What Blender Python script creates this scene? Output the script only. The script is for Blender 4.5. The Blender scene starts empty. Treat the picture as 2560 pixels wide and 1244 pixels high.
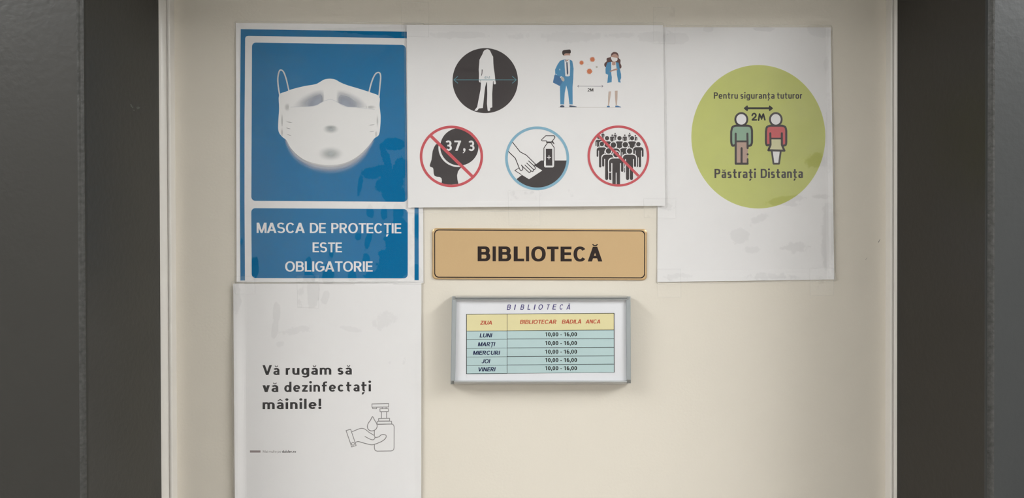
import bpy, math, random
from mathutils import Vector, Euler
from mathutils.geometry import tessellate_polygon
from mathutils import noise as mnoise

scene = bpy.context.scene
COL = scene.collection
PI = math.pi

# ------------------------------------------------------------------ camera
CAM = Vector((0.0, -0.95, 1.65))
FOV = math.radians(65.2)
cam_data = bpy.data.cameras.new('camera')
cam_data.sensor_width = 36.0
cam_data.angle = FOV
cam_data.clip_start = 0.01
cam = bpy.data.objects.new('camera', cam_data)
cam.location = CAM
cam.rotation_euler = Euler((PI / 2 - math.radians(0.46), math.radians(0.16), 0.0), 'XYZ')
COL.objects.link(cam)
scene.camera = cam
ROT = cam.rotation_euler.to_matrix()
FPX = 1280.0 / math.tan(FOV / 2)

# ------------------------------------------------------------------ world, exposure
world = bpy.data.worlds.new('world')
scene.world = world
world.use_nodes = True
world.node_tree.nodes['Background'].inputs[0].default_value = (0.9, 0.93, 1.0, 1)
world.node_tree.nodes['Background'].inputs[1].default_value = 0.15
scene.view_settings.view_transform = 'Standard'
scene.view_settings.look = 'None'
scene.view_settings.exposure = 0.0
scene.view_settings.gamma = 1.0
scene.view_settings.use_curve_mapping = False
LAMPS = [(-1.55, -1.25, 21.0), (1.60, -1.25, 27.0)]      # x, y, emission strength of each ceiling panel
LAMP_COL = (0.985, 1.0, 0.995, 1)
LAMP_HX, LAMP_HY = 0.30, 0.60    # half sizes of a panel
CEIL_Z = 2.62
LIP = -0.175            # y of the outer face of the door reveal

# ------------------------------------------------------------------ helpers
def P(px, py, y=0.0):
    """point of the plane at depth y that is seen at photograph pixel px, py"""
    d = ROT @ Vector(((px - 1280) / FPX, -(py - 622) / FPX, -1.0))
    t = (y - CAM.y) / d.y
    return CAM + d * t

def lin(c):
    out = []
    for v in c:
        v = v / 255.0
        out.append(v / 12.92 if v <= 0.04045 else ((v + 0.055) / 1.055) ** 2.4)
    return tuple(out)

def mat(name, rgb, rough=0.6, spec=0.3, metal=0.0, noise=None, bump=None, coat=0.0):
    m = bpy.data.materials.new(name)
    m.use_nodes = True
    nt = m.node_tree
    b = nt.nodes['Principled BSDF']
    b.inputs['Base Color'].default_value = (*rgb, 1)
    b.inputs['Roughness'].default_value = rough
    b.inputs['Specular IOR Level'].default_value = spec
    b.inputs['Metallic'].default_value = metal
    b.inputs['Coat Weight'].default_value = coat
    if noise or bump:
        geo = nt.nodes.new('ShaderNodeNewGeometry')
    if noise:
        sc_, amt = noise
        n = nt.nodes.new('ShaderNodeTexNoise')
        n.inputs['Scale'].default_value = sc_
        n.inputs['Detail'].default_value = 4
        nt.links.new(geo.outputs['Position'], n.inputs['Vector'])
        mx = nt.nodes.new('ShaderNodeMix'); mx.data_type = 'RGBA'
        mx.inputs['A'].default_value = (*[c * (1 - amt) for c in rgb], 1)
        mx.inputs['B'].default_value = (*[min(1, c * (1 + amt)) for c in rgb], 1)
        nt.links.new(n.outputs['Fac'], mx.inputs['Factor'])
        nt.links.new(mx.outputs['Result'], b.inputs['Base Color'])
    if bump:
        sc_, st = bump
        n2 = nt.nodes.new('ShaderNodeTexNoise')
        n2.inputs['Scale'].default_value = sc_
        n2.inputs['Detail'].default_value = 3
        nt.links.new(geo.outputs['Position'], n2.inputs['Vector'])
        bp = nt.nodes.new('ShaderNodeBump')
        bp.inputs['Strength'].default_value = st
        bp.inputs['Distance'].default_value = 0.001
        nt.links.new(n2.outputs['Fac'], bp.inputs['Height'])
        nt.links.new(bp.outputs['Normal'], b.inputs['Normal'])
    return m

def mesh_obj(name, verts, faces, material, parent=None, smooth=False, vcol=None):
    me = bpy.data.meshes.new(name)
    me.from_pydata([tuple(v) for v in verts], [], faces)
    me.materials.append(material)
    if smooth:
        me.polygons.foreach_set('use_smooth', [True] * len(me.polygons))
    if vcol:
        at = me.color_attributes.new('ink', 'FLOAT_COLOR', 'POINT')
        for i, c in enumerate(vcol):
            at.data[i].color = c
    me.update()
    o = bpy.data.objects.new(name, me)
    COL.objects.link(o)
    if parent:
        o.parent = parent
    return o

def tag(o, label=None, cat=None, group=None, kind=None):
    if label: o['label'] = label
    if cat: o['category'] = cat
    if group: o['group'] = group
    if kind: o['kind'] = kind
    return o

def thing(name, label, cat, group=None):
    o = bpy.data.objects.new(name, None)
    COL.objects.link(o)
    o.empty_display_size = 0.02
    return tag(o, label, cat, group)

def box(x0, x1, y0, y1, z0, z1):
    v = [(x0, y0, z0), (x1, y0, z0), (x1, y1, z0), (x0, y1, z0), (x0, y0, z1), (x1, y0, z1), (x1, y1, z1), (x0, y1, z1)]
    f = [(0, 3, 2, 1), (4, 5, 6, 7), (0, 1, 5, 4), (1, 2, 6, 5), (2, 3, 7, 6), (3, 0, 4, 7)]
    return v, f

class Art:
    """Flat print: collects polygons given in picture units, lays them on the sheet at a given depth."""
    def __init__(self, ox=0, oy=0, k=1.0):
        self.ox, self.oy, self.k = ox, oy, k
        self.layers = []
    def px(self, p):
        return (self.ox + p[0] / self.k, self.oy + p[1] / self.k)

class Print:
    def __init__(self, art, depth):
        self.a = art; self.depth = depth; self.v = []; self.f = []; self.c = []; self.n = 0; self.hold = None
    def sub(self):      # overlapping strokes of one print must not be coplanar
        if self.hold is not None: return (self.hold % 7) * 2.2e-6
        self.n += 1
        return (self.n % 7) * 2.2e-6
    def _add(self, pts, tris, col=None):
        b = len(self.v); e = self.sub()
        for p in pts:
            q = self.a.px(p)
            self.v.append(P(q[0], q[1], self.depth - e))
        self.f += [tuple(b + i for i in t) for t in tris]
        if col is not None: self.c += col
    def poly(self, pts):
        tris = tessellate_polygon([[Vector((p[0], p[1], 0)) for p in pts]])
        self._add(pts, tris)
    def ellipse(self, cx, cy, rx, ry=None, n=56):
        ry = ry or rx
        self._add([(cx + rx * math.cos(2 * PI * i / n), cy + ry * math.sin(2 * PI * i / n)) for i in range(n)],
                  [(0, i, i + 1) for i in range(1, n - 1)])
    def ring(self, cx, cy, rx, ry, w, a0=0, a1=360, n=96):
        pts = []
        for i in range(n + 1):
            t = math.radians(a0 + (a1 - a0) * i / n)
            pts += [(cx + rx * math.cos(t), cy + ry * math.sin(t)), (cx + (rx - w) * math.cos(t), cy + (ry - w) * math.sin(t))]
        self._add(pts, [(2 * i, 2 * i + 2, 2 * i + 3, 2 * i + 1) for i in range(n)])
    def line(self, pts, w, closed=False, cap=True):
        """polyline of width w with round joins"""
        n = len(pts)
        segs = [(pts[i], pts[(i + 1) % n]) for i in range(n if closed else n - 1)]
        for (a, b) in segs:
            dx, dy = b[0] - a[0], b[1] - a[1]
            L = math.hypot(dx, dy) or 1
            nx, ny = -dy / L * w / 2, dx / L * w / 2
            self._add([(a[0] + nx, a[1] + ny), (b[0] + nx, b[1] + ny), (b[0] - nx, b[1] - ny), (a[0] - nx, a[1] - ny)], [(0, 1, 2, 3)])
        js = pts if (closed or cap) else pts[1:-1]
        for p in js:
            self.ellipse(p[0], p[1], w / 2, n=12)
    def rrect(self, x0, y0, x1, y1, r, n=6):
        self.poly(rr(x0, y0, x1, y1, r, n))
    def build(self, name, material, parent):
        return mesh_obj(name, self.v, self.f, material, parent, vcol=self.c or None)

def rr(x0, y0, x1, y1, r, n=6):
    pts = []
    for (cx, cy, a) in ((x1 - r, y0 + r, -90), (x1 - r, y1 - r, 0), (x0 + r, y1 - r, 90), (x0 + r, y0 + r, 180)):
        for i in range(n + 1):
            t = math.radians(a + 90 * i / n)
            pts.append((cx + r * math.cos(t), cy + r * math.sin(t)))
    return pts

def sstep(a, b, x):
    t = min(1, max(0, (x - a) / (b - a))); return t * t * (3 - 2 * t)

def quad_map(c):
    """unit square to the quadrilateral of pixels TL, TR, BR, BL"""
    (a, b, d, e) = c
    def f(u, v):
        x = (1 - v) * ((1 - u) * a[0] + u * b[0]) + v * ((1 - u) * e[0] + u * d[0])
        y = (1 - v) * ((1 - u) * a[1] + u * b[1]) + v * ((1 - u) * e[1] + u * d[1])
        return (x, y)
    return f

def rq(c, r, n=6):
    """rounded quadrilateral: corners TL, TR, BR, BL in pixels"""
    pts = []
    m = len(c)
    for i in range(m):
        p = Vector(c[i]); a = Vector(c[i - 1]); b = Vector(c[(i + 1) % m])
        da = (a - p).normalized(); db = (b - p).normalized()
        cen = p + da * r + db * r
        s = p + da * r; e = p + db * r
        for k in range(n + 1):
            t = k / n
            q = (s * (1 - t) ** 2 + p * 2 * t * (1 - t) * 0.86 + cen * 2 * t * (1 - t) * 0.14 + e * t * t)
            pts.append((q.x, q.y))
    return pts

def smooth(pts, closed=False, n=6):
    """Catmull-Rom through the points"""
    out = []
    m = len(pts)
    rng = m if closed else m - 1
    for i in range(rng):
        if closed:
            p0, p1, p2, p3 = pts[(i - 1) % m], pts[i], pts[(i + 1) % m], pts[(i + 2) % m]
        else:
            p0, p1, p2, p3 = pts[max(i - 1, 0)], pts[i], pts[i + 1], pts[min(i + 2, m - 1)]
        for k in range(n):
            t = k / n
            out.append(tuple(0.5 * (2 * p1[j] + (p2[j] - p0[j]) * t + (2 * p0[j] - 5 * p1[j] + 4 * p2[j] - p3[j]) * t * t
                                    + (3 * p1[j] - p0[j] - 3 * p2[j] + p3[j]) * t ** 3) for j in (0, 1)))
    if not closed: out.append(pts[-1])
    return out

# ------------------------------------------------------------------ lettering: own drawn alphabet
class Face:
    def __init__(self, a, b, xh, nn=2.25, wf=1.0, cut=38, track=0.0, dot='r'):
        self.a, self.b, self.xh, self.nn, self.wf, self.cut, self.track, self.dot = a, b, xh, nn, wf, cut, track, dot

def glyph(F, ch):
    a, b, nn = F.a, F.b, F.nn
    out = []
    def se(t, rx, ry):
        c, s = math.cos(t), math.sin(t)
        return (math.copysign(abs(c) ** (2 / nn), c) * rx, math.copysign(abs(s) ** (2 / nn), s) * ry)
    def ring(cx, cy, RX, RY, t0, t1, aa=None, bb=None):
        aa = a if aa is None else aa; bb = b if bb is None else bb
        n = max(6, int(abs(t1 - t0) / 9))
        T = [math.radians(t0 + (t1 - t0) * i / n) for i in range(n + 1)]
        o = [(cx + se(t, RX, RY)[0], cy + se(t, RX, RY)[1]) for t in T]
        i_ = [(cx + se(t, RX - aa, RY - bb)[0], cy + se(t, RX - aa, RY - bb)[1]) for t in T]
        out.append([[o[k], o[k + 1], i_[k + 1], i_[k]] for k in range(n)])
    def V(x, y0, y1, w=None): out.append([[(x, y0), (x + (w or a), y0), (x + (w or a), y1), (x, y1)]])
    def Hb(y, x0, x1, h=None): out.append([[(x0, y), (x1, y), (x1, y + (h or b)), (x0, y + (h or b))]])
    def Pg(*p): out.append([list(p)])
    def comma(x, y): Pg((x - .02, y), (x + a * .95, y), (x + a * .3, y - .23), (x - a * .45, y - .23))
    def breve(cx, y, r=.17): ring(cx, y + .17, r, .17, 190, 350, .07, .07)
    w = F.wf
    x = F.xh
    base = {'Ă': 'A', 'Ț': 'T', 'ă': 'a', 'â': 'a', 'ț': 't'}.get(ch, ch)
    o = 0.012
    W = 0.6
    if base == 'A':
        W = .86 * w
        Pg((0, 0), (a * 1.1, 0), (W / 2 + a * .58, 1), (W / 2 - a * .58, 1)); Pg((W - a * 1.1, 0), (W, 0), (W / 2 + a * .58, 1), (W / 2 - a * .58, 1))
        Hb(.21, W * .19, W * .81)
    elif base == 'B':
        W = .72 * w; m = .53
        V(0, 0, 1)
        r1 = (1 - m + b / 2) / 2; r2 = (m + b / 2) / 2
        x1 = W * .95 - r1 * 1.0; x2 = W - r2 * 1.0
        Hb(1 - b, 0, x1); Hb(m - b / 2, 0, min(x1, x2) + .02); Hb(0, 0, x2)
        ring(x1, 1 - r1, r1, r1, 90, -90); ring(x2, r2, r2, r2, 90, -90)
    elif base == 'C':
        W = .80 * w; ring(W / 2, .5, W / 2, .5 + o, F.cut, 360 - F.cut)
    elif base == 'D':
        W = .76 * w; V(0, 0, 1); c = W * .42
        Hb(0, 0, c + .01); Hb(1 - b, 0, c + .01); ring(c, .5, W - c, .5, 90, -90)
    elif base == 'E':
        W = .62 * w; V(0, 0, 1); Hb(0, 0, W); Hb(1 - b, 0, W * .98); Hb(.52 - b / 2, 0, W * .93)
    elif base == 'G':
        W = .84 * w; ring(W / 2, .5, W / 2, .5 + o, F.cut, 330); Hb(.40, W * .55, W); V(W - a, .13, .5)
    elif base == 'I':
        W = a; V(0, 0, 1)
    elif base == 'J':
        W = .54 * w; V(W - a, .28, 1); ring(W / 2, .29, W / 2, .29 + o, 0, -165)
    elif base == 'L':
        W = .58 * w; V(0, 0, 1); Hb(0, 0, W)
    elif base == 'M':
        W = .88 * w; V(0, 0, 1); V(W - a, 0, 1)
        Pg((0, 1), (a * 1.25, 1), (W / 2 + a * .45, 0), (W / 2 - a * .45, 0)); Pg((W, 1), (W - a * 1.25, 1), (W / 2 - a * .45, 0), (W / 2 + a * .45, 0))
    elif base == 'N':
        W = .76 * w; V(0, 0, 1); V(W - a, 0, 1); Pg((0, 1), (a * 1.2, 1), (W, 0), (W - a * 1.2, 0))
    elif base == 'O':
        W = .88 * w; ring(W / 2, .5, W / 2, .5 + o, 0, 360)
    elif base in 'PR':
        W = .68 * w; V(0, 0, 1); m = .40; r = (1 - m) / 2; c = W - r
        Hb(1 - b, 0, c + .01); Hb(m, 0, c + .01); ring(c, m + r, r, r, 90, -90)
        if base == 'R':
            Pg((W * .36, m + b * .5), (W * .36 + a * 1.15, m + b * .5), (W * 1.06, 0), (W * 1.06 - a * 1.2, 0)); W *= 1.06
    elif base in 'Ss':
        H = 1 if base == 'S' else x
        W = (.70 if base == 'S' else .70 * x) * w; r = (H + b + 2 * o) / 4
        ring(W / 2 * .98, H + o - r, W / 2 * .96, r, 28, 262); ring(W / 2, r - o, W / 2, r, 98, -155)
        ym = (H) / 2
        Pg((W * .36, ym + b / 2 + .012), (W * .62, ym + b / 2 - .012), (W * .66, ym - b / 2 - .012), (W * .38, ym - b / 2 + .012))
    elif base == 'T':
        W = .68 * w; Hb(1 - b, 0, W); V(W / 2 - a / 2, 0, 1)
    elif base == 'U':
        W = .74 * w; V(0, .36, 1); V(W - a, .36, 1); ring(W / 2, .37, W / 2, .37 + o, 180, 360)
    elif base in 'Vv':
        H = 1 if base == 'V' else x
        W = (.84 if base == 'V' else .78 * x + .05) * w
        for (l, r_) in ((0, a * 1.12), (W - a * 1.12, W)): Pg((l, H), (r_, H), (W / 2 + a * .55, 0), (W / 2 - a * .55, 0))
    elif base in 'Zz':
        H = 1 if base == 'Z' else x
        W = (.66 if base == 'Z' else .72 * x) * w; Hb(0, 0, W); Hb(H - b, 0, W)
        Pg((0, b * .8), (a * 1.2, b * .8), (W, H - b * .8), (W - a * 1.2, H - b * .8))
    elif base == 'a':
        W = .78 * x * w; V(W - a, 0, x * .66)
        ring(W * .48, x * .66, W * .52, x * .34 + o, 0, 152)
        r = .30 * x; cx = W * .5
        Hb(2 * r - b * .92, cx - .01, W - a * .5, b * .92); Hb(-o, cx - .01, W * .62, b * .9)
        ring(cx, r - o / 2, cx, r + o / 2, 90, 270, None, b * .9); ring(cx, r - o / 2, W * .5, r + o / 2, 270, 330, None, b * .9)
    elif base == 'c':
        W = .84 * x * w; ring(W / 2, x / 2, W / 2, x / 2 + o, 42, 318)
    elif base == 'd':
        W = .92 * x * w; V(W - a, 0, 1.04); ring(W * .48, x / 2, W * .48, x / 2 + o, 0, 360)
    elif base == 'e':
        W = .9 * x * w; ring(W / 2, x / 2, W / 2, x / 2 + o, 0, 318); Hb(x / 2 - b * .42, a * .5, W - a * .3, b * .84)
    elif base == 'f':
        W = .48 * w; V(.1, 0, .8); ring(.1 + .24, .8, .24, .24, 92, 180); Hb(x - b, 0, W * .92); Hb(1.04 - b, .32, W)
    elif base == 'g':
        W = .92 * x * w; ring(W * .48, x / 2, W * .48, x / 2 + o, 0, 360); V(W - a, -.05, x); ring(W / 2, -.05, W / 2, .23, 0, -150)
    elif base in 'i!':
        W = a
        if base == 'i': V(0, 0, x)
        else: V(0, .3, 1.04)
        y0 = .86 if base == 'i' else 0
        if F.dot == 'r': ring(a / 2, y0 + a * .55 + (.0 if base == 'i' else -.01), a * .62, a * .62, 0, 360, a * .62, a * .62)
        else: V(0, y0, y0 + .15)
    elif base == 'l':
        W = a; V(0, 0, 1.04)
    elif base == 'h':
        W = .84 * x * w; V(0, 0, 1.04); ring(W / 2, x * .58, W / 2, x * .42 + o, 0, 180); V(W - a, 0, x * .59)
    elif base == 'm':
        W = 1.36 * x * w; V(0, 0, x); r = (W + a) / 4
        for c in (r, W - r):
            ring(c, x * .62, r, x * .38 + o, 0, 160); V(c + r - a, 0, x * .63)
    elif base == 'n':
        W = .84 * x * w; V(0, 0, x); ring(W / 2, x * .60, W / 2, x * .40 + o, 0, 165); V(W - a, 0, x * .61)
    elif base == 'o':
        W = .9 * x * w; ring(W / 2, x / 2, W / 2, x / 2 + o, 0, 360)
    elif base == 'p':
        W = .92 * x * w; V(0, -.28, x); ring(W * .52, x / 2, W * .48, x / 2 + o, 0, 360)
    elif base == 'r':
        W = .56 * x * w; V(0, 0, x); ring(W * .78, x * .55, W * .78, x * .45 + o, 78, 165)
    elif base == 't':
        W = .50 * w; V(.09, .2, x + .26); ring(.09 + .21, .21, .21, .22, 180, 285); Hb(x - b, 0, W * .94)
    elif base == 'u':
        W = .84 * x * w; V(W - a, 0, x); V(0, x * .39, x); ring(W / 2, x * .40, W / 2, x * .40 + o, 180, 345)
    elif base == '0':
        W = .60 * w; ring(W / 2, .5, W / 2, .5 + o, 0, 360)
    elif base == '1':
        W = .44 * w; V(W - a, 0, 1); Pg((W - a, 1), (W - a * .2, 1), (0, .66), (0, .84)); W += .1
    elif base == '2':
        W = .64 * w; ring(W / 2, 1 - .30, W / 2, .31, -25, 165); Hb(0, 0, W)
        Pg((0, b * .7), (a * 1.25, b * .7), (W - a * .02, .57), (W - a * 1.0, .60))
    elif base == '3':
        W = .62 * w; r = (1 + b + 2 * o) / 4
        ring(W * .47, 1 + o - r, W * .47, r, 150, -90); ring(W / 2, r - o, W / 2, r, 90, -150)
        Hb(.5 - b / 2, W * .32, W * .5)
    elif base == '4':
        W = .66 * w; V(W * .6, 0, 1); Hb(.22, 0, W); Pg((0, .3), (a, .3), (W * .6 + a, 1), (W * .6, 1))
    elif base == '6':
        W = .62 * w; ring(W / 2, .32, W / 2, .33, 0, 360); ring(W / 2, .5, W / 2, .5 + o, 55, 200)
    elif base == '7':
        W = .62 * w; Hb(1 - b, 0, W); Pg((W * .14, 0), (W * .14 + a * 1.15, 0), (W, 1 - b * .5), (W - a * 1.2, 1 - b * .5))
    elif base in ',.':
        W = a * 1.05; V(0, 0, a * 1.0)
        if base == ',': Pg((a * .3, .02), (a * 1.0, .02), (a * .7, -.19), (0, -.19))
    elif base == '-':
        W = .36 * w; Hb(.30, 0, W)
    if ch == 'Ă': breve(W / 2, 1.04)
    if ch == 'ă': breve(W / 2, x + .10, .15)
    if ch == 'â':
        c = W / 2
        for s in (-1, 1): Pg((c, x + .34), (c, x + .22), (c + s * .17, x + .10), (c + s * .22, x + .14))
    if ch == 'Ț': comma(W / 2 - a * .35, -.08)
    if ch == 'ț': comma(.12, -.08)
    return out, W

def word(pr, s, x0, x1, y0, y1, H, F, slant=0.0):
    """one word between x0 and x1, baseline y0 (left) to y1 (right), capital height H, in the art's units"""
    gap = 0.105 + F.track
    cur = 0.0; items = []
    for i, ch in enumerate(s):
        if ch == ' ': cur += .34; continue
        g, w = glyph(F, ch)
        k = gap
        if ch in 'AĂVvTȚ' : k -= .03
        if i + 1 < len(s) and s[i + 1] in 'AĂ': k -= .055
        items.append((g, cur)); cur += w + k
    total = cur - gap + (.03 if s[-1] in 'AĂVvTȚ' else 0)
    k = (x1 - x0) / (total * H)
    for g, off in items:
        for poly, gi in [(q, i) for i, grp in enumerate(g) for q in grp]:
            pr.hold = gi; pts = []
            for (gx, gy) in poly:
                X = (off + gx) * H * k + slant * gy * H
                yb = y0 + (y1 - y0) * ((off + gx) / total)
                pts.append((x0 + X, yb - gy * H))
            n = len(pts)
            pr._add(pts, [tuple(range(n))]); pr.hold = None

ARIAL = Face(.205, .175, .72, 2.3)
CARL = Face(.165, .135, .68, 2.15, .92, track=-.03)
AVEN = Face(.20, .165, .70, 2.05, 1.0, track=.05)
DIN = Face(.155, .145, .70, 2.9, .80)
DINB = Face(.165, .15, .70, 2.9, .80)
GILL = Face(.19, .17, .7, 2.05, 1.0, track=.1)
ITAL = Face(.19, .16, .72, 2.2, 1.0, track=-.02)

# ------------------------------------------------------------------ materials
M = {}
M['door'] = mat('cream_laminate', (0.775, 0.722, 0.632), 0.42, 0.35, noise=(9, .012), bump=(320, .12))
M['stop'] = mat('cream_painted_frame', (0.80, 0.765, 0.715), 0.30, 0.5, noise=(30, .03), bump=(90, .15))
M['grey'] = mat('dark_grey_painted_metal', (0.036, 0.0345, 0.0305), 0.40, 0.35, noise=(14, .06), bump=(160, .25))
M['greyreveal'] = mat('shaded_grey_reveal', (0.031, 0.028, 0.024), 0.42, 0.3, noise=(14, .06), bump=(160, .2))  # darker copy of the frame grey: weaker light on right reveal put into colour
M['greyright'] = mat('blue_grey_metal_lit_tone', (0.040, 0.043, 0.044), 0.36, 0.4, noise=(14, .06), bump=(160, .2))  # blue grey paint, lightened in colour for the lamp light on the right face
M['jamb'] = M['grey']
M['edge'] = mat('worn_edge_highlight', (0.058, 0.058, 0.055), 0.42, 0.4, noise=(260, .75), bump=(300, .5))  # speckled wear, its lighter tone also paints the soft highlight along the arris
M['scuff'] = mat('scuffed_paint', (0.12, 0.12, 0.115), 0.6, 0.3, noise=(700, .5))
M['wall'] = mat('grey_wall_paint', (0.10, 0.105, 0.11), 0.6, 0.3, noise=(20, .05))
M['slot'] = mat('gap_shade_backing', (0.16, 0.14, 0.12), 0.8, 0.2)  # dark colour standing in for the shade inside the gap
M['white_wall'] = mat('white_corridor_paint', (0.76, 0.75, 0.73), 0.75, 0.25, noise=(3, .03), bump=(200, .2))
M['ceiling'] = mat('white_ceiling_paint', (0.80, 0.80, 0.79), 0.85, 0.2, noise=(3, .02))
M['floor'] = mat('grey_brown_floor', (0.30, 0.27, 0.24), 0.35, 0.4, noise=(12, .15))
M['paper'] = mat('white_paper', (0.825, 0.812, 0.815), 0.65, 0.12, noise=(60, .012))
M['ink'] = mat('black_ink', (0.022, 0.020, 0.021), 0.6, 0.05)
M['softink'] = mat('charcoal_ink', (0.052, 0.044, 0.046), 0.6, 0.05, noise=(900, .25))
M['blue'] = mat('blue_ink', (0.003, 0.160, 0.365), 0.6, 0.04, noise=(500, .08))
M['whiteprint'] = mat('white_print', (0.825, 0.812, 0.815), 0.6, 0.2)
M['maskwhite'] = mat('mask_white_print', (0.80, 0.79, 0.785), 0.6, 0.2)
M['red'] = mat('red_ink', (0.60, 0.085, 0.105), 0.55, 0.2, noise=(400, .05))
M['skyblue'] = mat('sky_blue_ink', (0.235, 0.455, 0.60), 0.55, 0.2, noise=(400, .05))
M['cyan'] = mat('teal_ink', (0.10, 0.30, 0.37), 0.55, 0.2)
M['suit'] = mat('suit_blue_ink', (0.07, 0.265, 0.475), 0.55, 0.2)
M['suitdark'] = mat('deep_blue_ink', (0.055, 0.17, 0.36), 0.55, 0.2)
M['navy'] = mat('navy_ink', (0.05, 0.075, 0.13), 0.55, 0.2)
M['hair'] = mat('brown_ink', (0.125, 0.060, 0.055), 0.6, 0.2)
M['darkhair'] = mat('dark_hair_ink', (0.045, 0.028, 0.028), 0.6, 0.2)
M['skin'] = mat('skin_ink', (0.50, 0.30, 0.24), 0.6, 0.2)
M['skinlight'] = mat('pale_skin_ink', (0.56, 0.44, 0.38), 0.6, 0.2)
M['orange'] = mat('orange_ink', (0.66, 0.20, 0.09), 0.6, 0.2)
M['palegrey'] = mat('pale_grey_ink', (0.50, 0.46, 0.42), 0.6, 0.2)
M['greyline'] = mat('grey_line_ink', (0.27, 0.26, 0.26), 0.6, 0.2)
M['violetline'] = mat('violet_grey_ink', (0.22, 0.20, 0.24), 0.6, 0.2)
M['lime'] = mat('lime_green_ink', (0.545, 0.575, 0.17), 0.6, 0.2, noise=(45, .06))
M['sage'] = mat('sage_green_ink', (0.27, 0.42, 0.30), 0.6, 0.2)
M['rose'] = mat('rose_red_ink', (0.62, 0.11, 0.12), 0.6, 0.2)
M['dusty'] = mat('dusty_pink_ink', (0.47, 0.32, 0.26), 0.6, 0.2)
M['creamink'] = mat('cream_ink', (0.66, 0.63, 0.38), 0.6, 0.2)
M['plate'] = mat('brushed_gold_plate', (0.66, 0.455, 0.24), 0.36, 0.5, metal=0.35, noise=(6, .03), bump=(900, .1))
M['plateedge'] = mat('gold_plate_rim', (0.60, 0.44, 0.29), 0.4, 0.5, metal=0.3)
M['platetext'] = mat('engraved_black', (0.022, 0.012, 0.010), 0.5, 0.3)
M['alu'] = mat('satin_aluminium', (0.60, 0.61, 0.61), 0.34, 0.5, metal=0.75, bump=(300, .05))
M['cap'] = mat('grey_plastic_cap', (0.36, 0.385, 0.395), 0.45, 0.4)
M['sheet'] = mat('timetable_paper', (0.76, 0.765, 0.80), 0.6, 0.25)
M['yellow'] = mat('pale_yellow_ink', (0.76, 0.69, 0.39), 0.6, 0.2)
M['aqua'] = mat('pale_aqua_ink', (0.49, 0.64, 0.65), 0.6, 0.2)
M['tred'] = mat('brick_red_ink', (0.50, 0.09, 0.05), 0.6, 0.2)
M['tblue'] = mat('indigo_ink', (0.07, 0.06, 0.20), 0.6, 0.2)
M['tnavy'] = mat('dark_navy_ink', (0.015, 0.02, 0.075), 0.6, 0.2)
M['tline'] = mat('table_line_ink', (0.03, 0.035, 0.035), 0.6, 0.2)

def soft_material():
    """print that fades out: colour and coverage come from the drawing itself"""
    m = bpy.data.materials.new('soft_airbrush_print'); m.use_nodes = True
    nt = m.node_tree; nt.nodes.clear()
    out = nt.nodes.new('ShaderNodeOutputMaterial'); at = nt.nodes.new('ShaderNodeAttribute'); at.attribute_name = 'ink'
    d = nt.nodes.new('ShaderNodeBsdfDiffuse'); t = nt.nodes.new('ShaderNodeBsdfTransparent'); mx = nt.nodes.new('ShaderNodeMixShader')
    nt.links.new(at.outputs['Color'], d.inputs['Color']); nt.links.new(at.outputs['Alpha'], mx.inputs['Fac'])
    nt.links.new(t.outputs[0], mx.inputs[1]); nt.links.new(d.outputs[0], mx.inputs[2]); nt.links.new(mx.outputs[0], out.inputs['Surface'])
    return m
M['soft'] = soft_material()

def film_material(name, haze=0.042, clear=0.004, rough=0.16, edge_ref=0.05):
    """laminating film: clear where it is bonded to the paper ('bond' = 1), a milky extra reflection where it is not"""
    m = bpy.data.materials.new(name); m.use_nodes = True
    nt = m.node_tree; nt.nodes.clear()
    N = nt.nodes.new; L = nt.links.new
    out = N('ShaderNodeOutputMaterial'); at = N('ShaderNodeAttribute'); at.attribute_name = 'bond'
    geo = N('ShaderNodeNewGeometry')
    n1 = N('ShaderNodeTexNoise'); n1.inputs['Scale'].default_value = 160; n1.inputs['Detail'].default_value = 6; n1.inputs['Roughness'].default_value = .62
    L(geo.outputs['Position'], n1.inputs['Vector'])
    mp = N('ShaderNodeMath'); mp.operation = 'MULTIPLY_ADD'; mp.inputs[1].default_value = 0.75; mp.inputs[2].default_value = -0.375
    L(n1.outputs['Fac'], mp.inputs[0])
    ad = N('ShaderNodeMath'); ad.operation = 'ADD'
    L(at.outputs['Fac'], ad.inputs[0]); L(mp.outputs[0], ad.inputs[1])
    rg = N('ShaderNodeMapRange'); rg.interpolation_type = 'SMOOTHSTEP'
    rg.inputs['From Min'].default_value = .42; rg.inputs['From Max'].default_value = .52
    rg.inputs['To Min'].default_value = haze; rg.inputs['To Max'].default_value = clear
    L(ad.outputs[0], rg.inputs['Value'])
    n2 = N('ShaderNodeTexNoise'); n2.inputs['Scale'].default_value = 26; n2.inputs['Detail'].default_value = 2
    L(geo.outputs['Position'], n2.inputs['Vector'])
    bp = N('ShaderNodeBump'); bp.inputs['Strength'].default_value = .35; bp.inputs['Distance'].default_value = .002
    L(n2.outputs['Fac'], bp.inputs['Height'])
    g = N('ShaderNodeBsdfGlossy'); g.inputs['Roughness'].default_value = rough; g.inputs['Color'].default_value = (1, 1, 1, 1)
    L(bp.outputs[0], g.inputs['Normal'])
    t = N('ShaderNodeBsdfTransparent'); mx = N('ShaderNodeMixShader')
    tc = N('ShaderNodeMapRange'); tc.inputs['From Min'].default_value = clear; tc.inputs['From Max'].default_value = haze
    tc.inputs['To Min'].default_value = .955; tc.inputs['To Max'].default_value = 1.0
    L(rg.outputs[0], tc.inputs['Value']); L(tc.outputs[0], t.inputs['Color'])
    L(rg.outputs[0], mx.inputs['Fac']); L(t.outputs[0], mx.inputs[1]); L(g.outputs[0], mx.inputs[2]); L(mx.outputs[0], out.inputs['Surface'])
    return m
M['film'] = film_material('laminating_film')
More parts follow.
